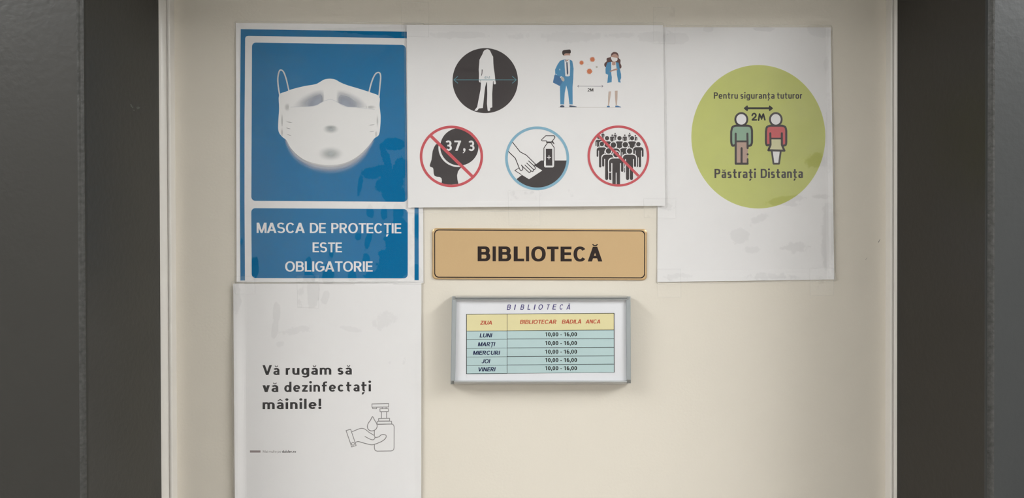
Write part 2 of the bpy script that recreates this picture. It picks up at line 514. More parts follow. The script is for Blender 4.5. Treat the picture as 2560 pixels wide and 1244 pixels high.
def rim_material(name, op):
    m = bpy.data.materials.new(name); m.use_nodes = True
    nt = m.node_tree; nt.nodes.clear(); N = nt.nodes.new; L = nt.links.new
    o = N('ShaderNodeOutputMaterial'); b = N('ShaderNodeBsdfPrincipled'); t = N('ShaderNodeBsdfTransparent'); mx = N('ShaderNodeMixShader')
    b.inputs['Base Color'].default_value = (.42, .40, .37, 1); b.inputs['Roughness'].default_value = .25
    mx.inputs[0].default_value = op
    L(t.outputs[0], mx.inputs[1]); L(b.outputs[0], mx.inputs[2]); L(mx.outputs[0], o.inputs['Surface'])
    return m
M['filmedge'] = rim_material('cut_film_edge', .17)
M['tapeedge'] = rim_material('cut_tape_edge', .10)
M['tape'] = film_material('clear_tape', haze=0.04, clear=0.01, rough=.2)

def emit_mat(name, col, strength):
    m = bpy.data.materials.new(name); m.use_nodes = True
    nt = m.node_tree; nt.nodes.clear()
    o = nt.nodes.new('ShaderNodeOutputMaterial'); e = nt.nodes.new('ShaderNodeEmission')
    e.inputs[0].default_value = col; e.inputs[1].default_value = strength
    nt.links.new(e.outputs[0], o.inputs['Surface'])
    return m

# ------------------------------------------------------------------ the setting
def structure(name, v, f, m, label=None, smooth_=False, parent=None):
    o = mesh_obj(name, v, f, m, parent, smooth=smooth_)
    if parent is None: o['kind'] = 'structure'
    if label: o['label'] = label
    return o

RX0, RX1, RYB = -3.2, 3.2, -2.55        # corridor: left end, right end, wall behind the photographer
# widths of the opening, from the photograph
STOP_D = -0.0185        # depth of the outer edge of the left cream stop
STOP_R = -0.0145       # and of the right one
xl_in = P(400, 622, STOP_D).x; xr_in = P(2243, 622, STOP_R).x       # inner arris of the dark reveal
xl_out = P(211, 622, LIP).x; xr_out = P(2471, 622, LIP).x           # outer arris of the dark reveal
leaf_l = P(429.5, 622, 0).x; leaf_r = P(2224.5, 622, 0).x
HEAD = 1.984                              # underside of the frame head
TOPW = CEIL_Z

structure('floor', *box(RX0, RX1, RYB, 0.06, -0.05, 0.0), M['floor'])
structure('ceiling', *box(RX0, RX1, RYB, 0.06, CEIL_Z, CEIL_Z + 0.05), M['ceiling'])
structure('wall_back', *box(RX0, RX1, RYB - 0.1, RYB, 0.0, CEIL_Z), M['white_wall'])
structure('wall_left', *box(RX0 - 0.1, RX0, RYB, 0.06, 0.0, CEIL_Z), M['white_wall'])
structure('wall_right', *box(RX1, RX1 + 0.1, RYB, 0.06, 0.0, CEIL_Z), M['white_wall'])

def lathe_profile(prof, z0, z1, nz=1):
    """vertical extrusion of a profile in x, y"""
    v = []; f = []
    n = len(prof)
    for k in range(nz + 1):
        z = z0 + (z1 - z0) * k / nz
        v += [(p[0], p[1], z) for p in prof]
    for k in range(nz):
        for i in range(n - 1):
            f.append((k * n + i, k * n + i + 1, (k + 1) * n + i + 1, (k + 1) * n + i))
    return v, f

def jamb_profile(xo, xi, side):
    """outer face, rounded arris, reveal; side -1 left, +1 right"""
    s = side; r = 0.006
    face = xo + s * 0.16
    pr = [(face, LIP + .03), (face, LIP)]
    for i in range(7):
        t = i / 6 * PI / 2
        pr.append((xo + s * (r - r * math.sin(t)), LIP + r - r * math.cos(t)))
    sd = STOP_D if s < 0 else STOP_R
    pr += [(xi, sd + .001), (xi + s * .0005, 0.03)]
    return pr

for nm, xo, xi, s, lab in (('trim_1', xl_out, xl_in, -1, 'dark grey left side of door frame'), ('trim_2', xr_out, xr_in, 1, 'dark grey right side of door frame')):
    v, f = lathe_profile(jamb_profile(xo, xi, s), 0.0, HEAD)
    o = structure(nm, v, f, M['grey' if s < 0 else 'greyright'], lab, True)
    me = o.data
    if s > 0:
        me.materials.append(M['greyreveal'])
        me.polygons[len(me.polygons) - 2].material_index = 1; me.polygons[len(me.polygons) - 1].material_index = 1
    me.materials.append(M['edge'])
    for p in me.polygons:
        p.use_smooth = False
        if 2 <= p.index <= 5: p.material_index = len(me.materials) - 1
# frame head
pf = [(LIP + .03, HEAD + .16), (LIP, HEAD + .16), (LIP, HEAD + .003), (LIP + .003, HEAD), (-0.010, HEAD), (.03, HEAD)]
v = []; f = []
for x in (xl_out - .16, xr_out + .16): v += [(x, p[0], p[1]) for p in pf]
n = len(pf)
f = [(i, i + 1, n + i + 1, n + i) for i in range(n - 1)]
structure('trim_3', v, f, M['grey'], 'dark grey head of door frame')
# wall surrounding the frame
fy0, fy1 = LIP + .012, 0.06
v1, f1 = box(RX0, xl_out - .159, fy0, fy1, 0, CEIL_Z)
v2, f2 = box(xr_out + .159, RX1, fy0, fy1, 0, CEIL_Z)
v3, f3 = box(xl_out - .159, xr_out + .159, fy0, fy1, HEAD + .15, CEIL_Z)
vv = v1 + v2 + v3; ff = f1 + [tuple(i + 8 for i in q) for q in f2] + [tuple(i + 16 for i in q) for q in f3]
structure('wall_front', vv, ff, M['white_wall'])

# cream stop: flat face, bead and a thin gap against the leaf
def stop_profile(xi, xe, s, bead):
    """xi = dark reveal side, xe = leaf side; s = +1 when the leaf lies to the right"""
    r = bead
    sd = STOP_D if s > 0 else STOP_R
    pr = [(xi - s * .003, sd - .0002), (xi, sd), (xe - s * 2 * r, -0.0125)]
    for i in range(11):
        t = PI - i / 10 * PI
        pr.append((xe - s * r + s * r * math.cos(t), -0.012 - r * .75 * math.sin(t)))
    pr.append((xe, 0.004))
    return pr
for nm, xi, xe, s, bd, lab in (('trim_4', xl_in, leaf_l - .0002, 1, .0021, 'cream stop strip along left edge of door'), ('trim_5', xr_in, leaf_r + .0002, -1, .0017, 'cream stop strip along right edge of door')):
    # the strip stands 12 mm in front of the leaf; put its leaf-side edge on the photographed line
    xe = P(429.0 if s > 0 else 2226.0, 622, -0.012).x
    v, f = lathe_profile(stop_profile(xi, xe, s, bd), 0.0, HEAD)
    if s < 0: f = [tuple(reversed(q)) for q in f]
    o = structure(nm, v, f, M['stop'], lab, True)
v, f = box(xl_in, xr_in, -0.012, 0.004, HEAD - .025, HEAD - 0.0005)
structure('trim_6', v, f, M['stop'], 'cream stop strip under the frame head')

# door leaf with bevelled rim, standing in the opening
dl, dr = P(429.0, 622, -0.012).x - .001, P(2226.0, 622, -0.012).x + .001
door_l, door_r = P(431.5, 622, 0).x, P(2223.5, 622, 0).x
def leaf(x0, x1, z0, z1, bv):
    v = [(x0, .04, z0), (x1, .04, z0), (x1, .04, z1), (x0, .04, z1), (x0, bv, z0), (x1, bv, z0), (x1, bv, z1), (x0, bv, z1),
         (x0 + bv, 0, z0 + bv), (x1 - bv, 0, z0 + bv), (x1 - bv, 0, z1 - bv), (x0 + bv, 0, z1 - bv)]
    f = [(0, 3, 2, 1), (8, 9, 10, 11)]
    for i in range(4):
        j = (i + 1) % 4
        f += [(i, j, 4 + j, 4 + i), (4 + i, 4 + j, 8 + j, 8 + i)]
    return v, f
door = structure('door_1', *leaf(door_l, door_r, 0.006, HEAD - .006, .0008), M['door'], 'cream laminate door leaf carrying the signs')
slot = structure('door_gap_shade', *box(xl_in, xr_in, 0.041, 0.045, 0, HEAD), M['slot'], parent=door)  # dark sheet added behind the leaf, paints the shade seen in the gap
# small marks on the door and the jamb
def scratch(name, pts, depth, m, parent):
    pr = Print(Art(), depth); pr.poly(pts); return pr.build(name, m, parent)
M['mark'] = mat('grey_scuff_mark', (0.28, 0.27, 0.25), .7, .2)
scratch('scuff_mark', [(2195, 605), (2197, 606), (2200.5, 598), (2200, 597)], -0.0001, M['mark'], door)
M['mark2'] = mat('faint_scuff_mark', (0.52, 0.48, 0.43), .7, .2)
scratch('scuff_mark', [(2163, 649), (2164, 650), (2168.5, 644), (2168, 643)], -0.0001, M['mark2'], door)
jl = bpy.data.objects['trim_1']
# chips on the left reveal: the reveal is the plane through (xl_out,LIP) and (xl_in,-0.01)
def on_reveal(px, py):
    d = ROT @ Vector(((px - 1280) / FPX, -(py - 622) / FPX, -1.0))
    a = Vector((xl_out, LIP)); b = Vector((xl_in, STOP_D)); e = b - a
    nrm = Vector((-e.y, e.x))
    t = (a - Vector((CAM.x, CAM.y))).dot(nrm) / Vector((d.x, d.y)).dot(nrm)
    return CAM + d * (t * .9992)
for blob in ([(325, 260), (328, 259), (331, 266), (334, 269), (331, 270), (327, 266)], [(341, 268), (345, 266), (350, 268), (348, 272), (343, 273)], [(333, 274), (336, 274), (337, 277), (334, 277)]):
    mesh_obj('paint_chip', [on_reveal(*p) for p in blob], [tuple(range(len(blob)))], M['scuff'], jl)

# ------------------------------------------------------------------ ceiling lamps of the corridor
g0 = None
for (lx, ly, st), where in zip(LAMPS, ('left', 'right')):
    t = thing('ceiling_light', 'oblong recessed ceiling panel light, the %s one of the two' % where, 'light', 'ceiling panel lights')
    t.location = (lx, ly, CEIL_Z)
    hx, hy = LAMP_HX, LAMP_HY; vv = []; ff = []
    for (x0, x1, y0, y1) in ((-hx, hx, -hy, -hy + .02), (-hx, hx, hy - .02, hy), (-hx, -hx + .02, -hy + .02, hy - .02), (hx - .02, hx, -hy + .02, hy - .02)):
        b, q = box(x0, x1, y0, y1, -.014, -.0005); k = len(vv); vv += b; ff += [tuple(i + k for i in s) for s in q]
    mesh_obj('frame', vv, ff, M['alu'], t)
    v, f = box(-hx + .02, hx - .02, -hy + .02, hy - .02, -.010, -.0005)
    mesh_obj('diffuser', v, f, emit_mat('lit_diffuser', LAMP_COL, st), t)

# ------------------------------------------------------------------ sheets, films
def sheet_mesh(c, depth_fn, nx, ny, thick=.00018):
    qm = quad_map(c); v = []; f = []
    for j in range(ny + 1):
        for i in range(nx + 1):
            p = qm(i / nx, j / ny)
            v.append(P(p[0], p[1], depth_fn(*p)))
    for j in range(ny):
        for i in range(nx):
            a = j * (nx + 1) + i
            f.append((a, a + nx + 1, a + nx + 2, a + 1))
    # rim, to give the sheet its thickness
    loop = [i for i in range(nx + 1)] + [j * (nx + 1) + nx for j in range(1, ny + 1)] + [ny * (nx + 1) + i for i in range(nx - 1, -1, -1)] + [j * (nx + 1) for j in range(ny - 1, 0, -1)]
    b = len(v)
    for i in loop: v.append(v[i] + Vector((0, thick, 0)))
    n = len(loop)
    for k in range(n): f.append((loop[k], loop[(k + 1) % n], b + (k + 1) % n, b + k))
    return v, f

def film_rim(v, nx, ny, parent, wdt, m='filmedge'):
    loop = [i for i in range(nx + 1)] + [j * (nx + 1) + nx for j in range(1, ny + 1)] + [ny * (nx + 1) + i for i in range(nx - 1, -1, -1)] + [j * (nx + 1) for j in range(ny - 1, 0, -1)]
    cen = sum((v[i] for i in loop), Vector()) / len(loop)
    half = Vector((max(v[i].x for i in loop) - cen.x, 0, max(v[i].z for i in loop) - cen.z))
    vv = []; n = len(loop)
    for i in loop:
        p = v[i]
        q = Vector((cen.x + (p.x - cen.x) * (1 - wdt / half.x), p.y, cen.z + (p.z - cen.z) * (1 - wdt / half.z)))
        vv += [p + Vector((0, .00035, 0)), p + Vector((0, -.00012, 0)), q + Vector((0, -.00012, 0))]
    f = []
    for k in range(n):
        a, b = 3 * k, 3 * ((k + 1) % n)
        f += [(a, b, b + 1, a + 1), (a + 1, b + 1, b + 2, a + 2)]
    return mesh_obj('film_edge' if m == 'filmedge' else 'tape_edge', vv, f, M[m], parent)

def film(parent, c, depth_fn, blobs, name='laminating_film', m='film', nx=130, ny=150, seed=0, wav=.0004, radius=0, base=0.0):
    qm = quad_map(c); v = []; f = []; at = []
    for j in range(ny + 1):
        for i in range(nx + 1):
            u, w = i / nx, j / ny
            if radius:      # round the corners
                W = abs(c[1][0] - c[0][0]); H = abs(c[3][1] - c[0][1])
                X, Y = u * W, w * H
                cx = min(max(X, radius), W - radius); cy = min(max(Y, radius), H - radius)
                dx, dy = X - cx, Y - cy
                if dx and dy:
                    m_ = max(abs(dx), abs(dy)); q = m_ / math.hypot(dx, dy)
                    X, Y = cx + dx * q, cy + dy * q
                u, w = X / W, Y / H
            p = qm(u, w)
            nz = mnoise.noise(Vector((p[0] * .011 + seed, p[1] * .011, seed * 1.7))) + .4 * mnoise.noise(Vector((p[0] * .04, p[1] * .04 + seed, 3)))
            d = depth_fn(*p) - .0007 - wav * (.6 + nz)
            v.append(P(p[0], p[1], d))
            bv = base
            for bl in blobs:
                bx, by, rx, ry, s = bl[:5]; ang = math.radians(bl[5]) if len(bl) > 5 else 0
                X, Y = p[0] - bx, p[1] - by
                X, Y = X * math.cos(ang) + Y * math.sin(ang), -X * math.sin(ang) + Y * math.cos(ang)
                bv = max(bv, s * math.exp(-((X / rx) ** 2 + (Y / ry) ** 2) * .7))
            at.append(bv)
    for j in range(ny):
        for i in range(nx):
            a = j * (nx + 1) + i
            f.append((a, a + nx + 1, a + nx + 2, a + 1))
    o = mesh_obj(name, v, f, M[m], parent, smooth=True)
    a_ = o.data.attributes.new('bond', 'FLOAT', 'POINT')
    a_.data.foreach_set('value', at)
    film_rim(v, nx, ny, parent, .00055)
    return o

# ================================================================== 1. blue mask poster
D1 = -0.0012
t1 = thing('mask_poster', 'blue and white laminated poster with a big face mask, words say masks are obligatory', 'poster')
t1.location = P(820, 380, 0)
bpy.context.view_layer.update()
def attach(parent):
    """keep world positions of the parts built in world space"""
    for ch in parent.children:
        ch.matrix_parent_inverse = parent.matrix_world.inverted()
d1 = lambda x, y: D1 - .0012 * sstep(600, 586, x) - .0006 * sstep(71, 55, y)
c1 = [(589.5, 57), (1057, 62), (1058.5, 707), (591.5, 705)]
v, f = sheet_mesh(c1, d1, 60, 60); mesh_obj('paper', v, f, M['paper'], t1, smooth=False)
A = Art()
def L_(k): return D1 - .00004 * k
pr = Print(A, L_(1) - .0001)
# blue border as an open frame: left, top, right bars
pr.poly([(601.8, 72.8), (1044, 79.5), (1044, 96.0), (620, 89.6), (614.8, 91.2), (612.9, 96.0), (611.3, 300), (611.2, 500), (612.4, 700.7), (601.2, 700.7), (600.0, 500), (600.2, 300)])
pr.poly([(1035.2, 84), (1044.2, 84), (1046.6, 520), (1046.8, 700), (1036.4, 700), (1036.2, 520)])
pr.build('blue_border', M['blue'], t1)
pr = Print(A, L_(1) - .0001)
pr.poly(rq([(630, 106.3), (1014.5, 112.3), (1018.7, 504.2), (628.4, 501.5)], 9))
pr.build('blue_panel', M['blue'], t1)
pr = Print(A, L_(1) - .0001)
pr.poly(rq([(628.2, 520), (1019.3, 522.3), (1019.3, 695.2), (629.4, 694.6)], 9))
pr.build('blue_panel', M['blue'], t1)
Z = Art(560, 40, 2.592)

def strip_soft(pr, inner, outer, col, a_in, a_out, steps=7, ends=0.12):
    n = len(inner); pts = []; cols = []
    for i in range(n):
        e = min(1, i / (n * ends), (n - 1 - i) / (n * ends))
        e = e * e * (3 - 2 * e)
        for k in range(steps + 1):
            t = k / steps
            pts.append((inner[i][0] * (1 - t) + outer[i][0] * t, inner[i][1] * (1 - t) + outer[i][1] * t))
            s = t * t * (3 - 2 * t)
            cols.append((*col, (a_in * (1 - s) + a_out * s) * e))
    m_ = steps + 1
    pr._add(pts, [(i * m_ + k, (i + 1) * m_ + k, (i + 1) * m_ + k + 1, i * m_ + k + 1) for i in range(n - 1) for k in range(steps)], cols)
def blob_soft(pr, cx, cy, rx, ry, col, a, rot=0, rings=8, n=40, core=.15):
    pts = [(cx, cy)]; cols = [(*col, a)]; r_ = math.radians(rot)
    for k in range(1, rings + 1):
        q = k / rings; s = max(0, (q - core) / (1 - core)); s = 1 - s * s * (3 - 2 * s)
        for i in range(n):
            t = 2 * PI * i / n; X, Y = rx * q * math.cos(t), ry * q * math.sin(t)
            pts.append((cx + X * math.cos(r_) - Y * math.sin(r_), cy + X * math.sin(r_) + Y * math.cos(r_))); cols.append((*col, a * s))
    tr = [(0, 1 + i, 1 + (i + 1) % n) for i in range(n)]
    for k in range(rings - 1):
        for i in range(n):
            a_, b_ = 1 + k * n + i, 1 + k * n + (i + 1) % n
            tr.append((a_, a_ + n, b_ + n, b_))
    pr._add(pts, tr, cols)

# soft chin glow below the mask
chin_in = smooth([(400, 780), (440, 835), (482, 880), (540, 920), (605, 945), (690, 952), (765, 941), (830, 912), (888, 868), (928, 826), (965, 785)], n=5)
chin_out = smooth([(385, 800), (405, 865), (440, 925), (500, 975), (580, 1012), (690, 1030), (790, 1015), (860, 980), (915, 930), (950, 870), (985, 805)], n=5)
pr = Print(Z, L_(4)); strip_soft(pr, chin_in, chin_out, (0.60, 0.63, 0.72), 1.0, 0.0, ends=.05)
mid = [((a[0] * .45 + b[0] * .55), (a[1] * .45 + b[1] * .55)) for a, b in zip(chin_in, chin_out)]
pr.build('chin_glow', M['soft'], t1)
pr = Print(Z, L_(5)); strip_soft(pr, chin_in, mid, (0.70, 0.68, 0.67), .95, 0.1); pr.build('chin_glow', M['soft'], t1)
# ear loops
pr = Print(Z, L_(4))
pr.line(smooth([(360, 508), (351, 450), (349, 400), (358, 358), (371, 350), (387, 364), (403, 408), (413, 450), (421, 484)], n=6), 9)
pr.build('ear_loop', M['maskwhite'], t1)
pr = Print(Z, L_(4))
pr.line(smooth([(940, 494), (950, 450), (965, 405), (982, 375), (998, 366), (1011, 372), (1015, 400), (1010, 455), (1004, 520)], n=6), 9)
pr.build('ear_loop', M['maskwhite'], t1)
# mask body
body = smooth([(357, 512), (400, 490), (440, 474), (520, 454), (590, 442), (620, 428), (650, 411), (685, 406), (720, 411), (755, 430), (800, 448), (880, 472), (950, 495), (1006, 521), (1008, 580), (1015, 650), (1012, 720), (1003, 770), (975, 792), (945, 830),
               (900, 880), (840, 925), (770, 955), (690, 965), (610, 958), (530, 935), (470, 895), (430, 850), (405, 805), (375, 780), (353, 745), (352, 680), (357, 600)], closed=True, n=4)
pr = Print(Z, L_(6)); pr.poly(body); pr.build('mask_body', M['maskwhite'], t1)
G1 = (0.36, 0.39, 0.47); G2 = (0.40, 0.44, 0.45); G3 = (0.52, 0.52, 0.53)
def clip_wedge(pr, pts_top, pts_bot, col, al):     # eye-side shadows of the drawing: dense at the nose, fading outwards
    n = len(pts_top); P_, C_ = [], []
    S = 8
    for i in range(n):
        u = i / (n - 1)
        for k in range(S + 1):
            t = k / S
            P_.append((pts_top[i][0] * (1 - t) + pts_bot[i][0] * t, pts_top[i][1] * (1 - t) + pts_bot[i][1] * t))
            C_.append((*col, al * sstep(0, .75, u) * sstep(-.05, .75, t) * (1 if u < .84 else (1 - u) / .16)))
    m_ = S + 1
    pr._add(P_, [(i * m_ + k, (i + 1) * m_ + k, (i + 1) * m_ + k + 1, i * m_ + k + 1) for i in range(n - 1) for k in range(S)], C_)
pr = Print(Z, L_(8))
clip_wedge(pr, smooth([(455, 560), (500, 520), (560, 492), (610, 478), (650, 476)], n=5), smooth([(440, 588), (500, 587), (560, 584), (600, 576), (650, 552)], n=5), G1, .95)
clip_wedge(pr, smooth([(930, 575), (890, 530), (830, 498), (780, 480), (728, 476)], n=5), smooth([(950, 592), (890, 592), (830, 590), (790, 584), (728, 556)], n=5), G1, .95)
blob_soft(pr, 692, 733, 58, 32, G2, .5, core=.05); blob_soft(pr, 692, 720, 46, 14, G2, .3)
blob_soft(pr, 690, 892, 92, 52, G2, .5, core=.02)
for (x, y, rx, ry) in ((410, 590, 22, 30), (376, 680, 8, 60), (376, 755, 9, 36), (994, 680, 8, 50), (985, 765, 9, 30), (950, 590, 40, 14)): blob_soft(pr, x, y, rx, ry, G3, .38)
pr.build('mask_shading', M['soft'], t1)
for (x0, x1, y0, y1) in ((395, 450, 683, 692), (395, 440, 722, 734), (400, 445, 762, 780), (930, 985, 708, 702), (935, 985, 752, 744)):
    pr = Print(Z, L_(9)); blob_soft(pr, (x0 + x1) / 2, (y0 + y1) / 2, (x1 - x0) / 2, 3.6, G3, .6, rot=math.degrees(math.atan2(y1 - y0, x1 - x0)))
    pr.build('pleat_line', M['soft'], t1)
pr = Print(Z, L_(10))
pr.line(smooth([(433, 590), (500, 588), (560, 586), (600, 578), (625, 564), (655, 549), (690, 540), (720, 550), (755, 572), (795, 588), (860, 592), (975, 605)], n=4), 3.0)
M['pleat'] = mat('pale_pleat_print', (0.60, 0.61, 0.64), .6, .2)
pr.build('nose_edge', M['pleat'], t1)
for sm, sw in (([(430, 560), (424, 600)], 7), ([(930, 565), (932, 600)], 6), ([(372, 718), (392, 720)], 6)): pr = Print(Z, L_(11)); pr.line(sm, sw); pr.build('seam', M['maskwhite'], t1)
# words
Y = Art(560, 500, 4.923)
pr = Print(Y, L_(4))
word(pr, 'MASCA', 402, 995, 403, 404, 126, CARL); word(pr, 'DE', 1057, 1255, 404, 405, 124, CARL); word(pr, 'PROTECȚIE', 1320, 2182, 405, 409, 124, CARL)
pr.build('lettering', M['whiteprint'], t1)
pr = Print(Y, L_(4)); word(pr, 'ESTE', 1090, 1452, 641, 642, 122, CARL); pr.build('lettering', M['whiteprint'], t1)
pr = Print(Y, L_(4)); word(pr, 'OBLIGATORIE', 752, 1830, 878, 878, 125, CARL); pr.build('lettering', M['whiteprint'], t1)
blobs1 = [(985, 360, 26, 14, 1.1), (965, 395, 9, 34, 1.0, -20), (1000, 420, 18, 26, 1.0, 20), (940, 430, 34, 16, .95, -8), (975, 455, 36, 26, 1.05, -35), (900, 460, 7, 40, .8, 8), (985, 485, 30, 22, 1.0),
          (955, 77, 90, 9, 1.2), (1005, 77, 40, 14, 1.3), (860, 74, 60, 4, .8), (1040, 680, 14, 16, 1.2), (1041, 565, 12, 34, .8),
          (995, 600, 30, 46, 1.15), (985, 655, 36, 42, 1.15), (960, 690, 48, 16, 1.0), (1000, 565, 24, 26, .8), (920, 600, 8, 26, .9, 15), (925, 530, 10, 18, .9), (960, 532, 8, 18, .9), (995, 530, 14, 24, .9), (895, 590, 9, 12, .8),
          (916, 650, 10, 18, .9), (770, 672, 8, 30, 1.1, 3), (820, 690, 14, 28, 1.0), (829, 628, 6, 20, .8), (881, 690, 10, 14, 1.0), (637, 668, 10, 26, 1.05), (604, 605, 5, 30, .6), (772, 700, 14, 20, 1.0)]
film(t1, [(585, 52), (1061, 57), (1062, 711), (586, 709)], d1, blobs1, radius=6, seed=1)
attach(t1)

# ================================================================== 2. lower left: disinfect hands
t4 = thing('hand_washing_poster', 'white laminated poster with bold black text and a hand beside a pump bottle', 'poster')
t4.location = P(818, 980, 0)
bpy.context.view_layer.update()
D4 = -0.0021
d4 = lambda x, y: D4 - .0042 * sstep(618, 584, x) * (.35 + .65 * sstep(730, 960, y)) - .001 * sstep(1035, 1054, x) * sstep(760, 1000, y)
c4 = [(583, 708.5), (1053.5, 707), (1053, 1372), (588, 1374)]
v, f = sheet_mesh(c4, d4, 110, 90); mesh_obj('paper', v, f, M['paper'], t4, smooth=False)
Z = Art(600, 880, 3.4167)
def L4(k): return D4 - .00004 * k
pr = Print(Z, L4(1)); word(pr, 'Vă', 192, 337, 194, 193, 84, AVEN); word(pr, 'rugăm', 390, 780, 193, 191, 84, AVEN); word(pr, 'să', 833, 955, 191, 190, 84, AVEN); pr.build('lettering', M['ink'], t4)
pr = Print(Z, L4(1)); word(pr, 'vă', 192, 327, 340, 339, 84, AVEN); word(pr, 'dezinfectați', 378, 1118, 339, 333, 84, AVEN); pr.build('lettering', M['ink'], t4)
pr = Print(Z, L4(1)); word(pr, 'mâinile!', 193, 693, 486, 483, 84, AVEN); pr.build('lettering', M['ink'], t4)
M['footer'] = mat('faded_grey_ink', (0.24, 0.21, 0.21), .6, .2); M['footerbar'] = mat('faded_bar_ink', (0.30, 0.245, 0.25), .6, .2)
pr = Print(Z, L4(1)); pr.poly([(85, 838), (175, 838), (175, 856), (85, 856)]); pr.build('footer_bar', M['footerbar'], t4)
SMALL = Face(.11, .11, .7, 2.1, 1.0); SMALLB = Face(.2, .16, .7, 2.1, 1.0)
pr = Print(Z, L4(1)); word(pr, 'Mai', 196, 237, 857, 857, 20, SMALL); word(pr, 'multe', 247, 313, 857, 857, 20, SMALL); word(pr, 'pe', 322, 352, 857, 857, 20, SMALL); pr.build('footer_lettering', M['footer'], t4)
pr = Print(Z, L4(1)); word(pr, 'daisler.ro', 360, 478, 857, 857, 20, SMALLB); pr.build('footer_lettering', M['ink'], t4)
# pump bottle and hand, thin grey outline
w = 6.5
pr = Print(Z, L4(1))
pr.line([(1127, 441), (1270, 438), (1270, 467), (1127, 469)], w, True)
pr.line([(1132, 469), (1134, 482), (1166, 482), (1168, 469)], w)
pr.line([(1195, 482), (1267, 481), (1267, 506), (1196, 507)], w, True)
pr.line([(1209, 507), (1209, 564)], w); pr.line([(1252, 506), (1252, 564)], w); pr.line([(1215, 470), (1215, 481)], w); pr.line([(1248, 468), (1248, 480)], w)
pr.line([(1184, 566), (1278, 564), (1278, 586), (1184, 587)], w, True)
pr.line([(1172, 590), (1294, 588), (1296, 612), (1170, 614)], w, True)
pr.line(smooth([(1180, 616), (1290, 613), (1309, 619), (1317, 636)], n=4)[:] + [(1317, 636), (1316, 812)] + smooth([(1316, 812), (1310, 834), (1290, 842)], n=4) + [(1290, 842), (1172, 844)] + smooth([(1172, 844), (1154, 836), (1148, 815)], n=4) + [(1148, 815), (1148, 790)], w)
pr.line([(1148, 668), (1148, 706)], w)
pr.build('bottle_outline', M['greyline'], t4)
pr = Print(Z, L4(1)); pr.line(smooth([(1132, 550), (1114, 580), (1096, 606), (1088, 634), (1096, 658), (1116, 670), (1138, 669), (1160, 657), (1171, 634), (1166, 606), (1150, 580)], closed=True, n=5), w, True); pr.build('drop_outline', M['greyline'], t4)
pr = Print(Z, L4(1))
pr.line([(906, 668), (945, 657), (992, 796), (954, 808)], w, True); pr.ellipse(965, 781, 1, 1)
pr.ring(965, 781, 15, 15, 6, n=24)
pr.line(smooth([(958, 678), (995, 662), (1030, 650), (1058, 652), (1080, 665), (1105, 685), (1130, 700), (1148, 712), (1152, 730), (1144, 744), (1130, 747), (1112, 742), (1090, 731), (1068, 719)], n=5), w)
pr.line(smooth([(1155, 728), (1185, 722), (1205, 706), (1228, 702), (1246, 708), (1248, 724), (1236, 742), (1212, 760), (1190, 770), (1160, 782), (1125, 790), (1085, 782), (1040, 770), (1010, 762), (988, 768)], n=5), w)
pr.build('hand_outline', M['greyline'], t4)
blobs4 = [(692, 780, 9, 24, 1.0), (687, 820, 8, 28, 1.0, 8), (783, 728, 14, 38, 1.15), (813, 745, 12, 24, .7, 15), (745, 825, 60, 14, .6, -10), (700, 860, 22, 12, .55, -30), (590, 745, 12, 42, .9), (876, 822, 34, 10, .65, 12), (960, 800, 44, 30, .6, -30), (1010, 905, 8, 20, .55, 15), (975, 905, 7, 18, .55), (750, 700, 14, 12, .7)]
film(t4, [(579, 703), (1057, 702), (1057, 1377), (584, 1379)], d4, blobs4, seed=2)
attach(t4)

# ================================================================== 3. right: keep your distance
t3 = thing('keep_distance_poster', 'white laminated poster with one big lime green circle and two coloured figures', 'poster')
t3.location = P(1864, 386, 0)
bpy.context.view_layer.update()
D3 = -0.0012
d3 = lambda x, y: D3 - .0018 * sstep(2066, 2084, x) - .0012 * sstep(672, 702, y) * (.6 + .4 * math.sin(x * .011))
c3 = [(1646, 68), (2077, 68.5), (2085.7, 698), (1643, 704.5)]
v, f = sheet_mesh(c3, d3, 70, 70); mesh_obj('paper', v, f, M['paper'], t3)
def L3(k): return D3 - .00004 * k
Z = Art(1700, 140, 3.11)
pr = Print(Z, L3(1)); pr.ellipse(609, 627, 521, 557, n=96); pr.build('green_disc', M['lime'], t3)
pr = Print(Z, L3(2)); word(pr, 'Pentru', 263, 450, 331, 331, 49, DIN); word(pr, 'siguranța', 470, 735, 331, 331, 49, DIN); word(pr, 'tuturor', 753, 950, 331, 331, 49, DIN); pr.build('lettering', M['softink'], t3)
pr = Print(Z, L3(2)); word(pr, 'Păstrați', 268, 590, 947, 947, 70, DINB); word(pr, 'Distanța', 627, 955, 947, 946, 70, DINB); pr.build('lettering', M['softink'], t3)
pr = Print(Z, L3(2)); pr.line([(520, 406), (700, 406)], 15); 
for s, x in ((1, 497), (-1, 722)):
    pr.poly([(x, 406), (x + s * 26, 384), (x + s * 31, 390), (x + s * 31, 422), (x + s * 26, 428)])
    pr.line([(x + s * 3, 406), (x + s * 25, 388)], 8); pr.line([(x + s * 3, 406), (x + s * 25, 424)], 8)
pr.build('arrow', M['ink'], t3)
pr = Print(Z, L3(2)); pr.line(smooth([(561, 462), (567, 450), (580, 447), (590, 458), (586, 472), (573, 484), (562, 496)], n=4), 12); pr.line([(562, 496), (594, 496)], 12)
pr.line([(611, 498), (618, 452)], 12); pr.line([(618, 450), (632, 482)], 12); pr.line([(632, 482), (648, 450)], 12); pr.line([(648, 450), (660, 496)], 12); pr.line([(634, 492), (646, 460)], 9)
pr.build('lettering', M['ink'], t3)
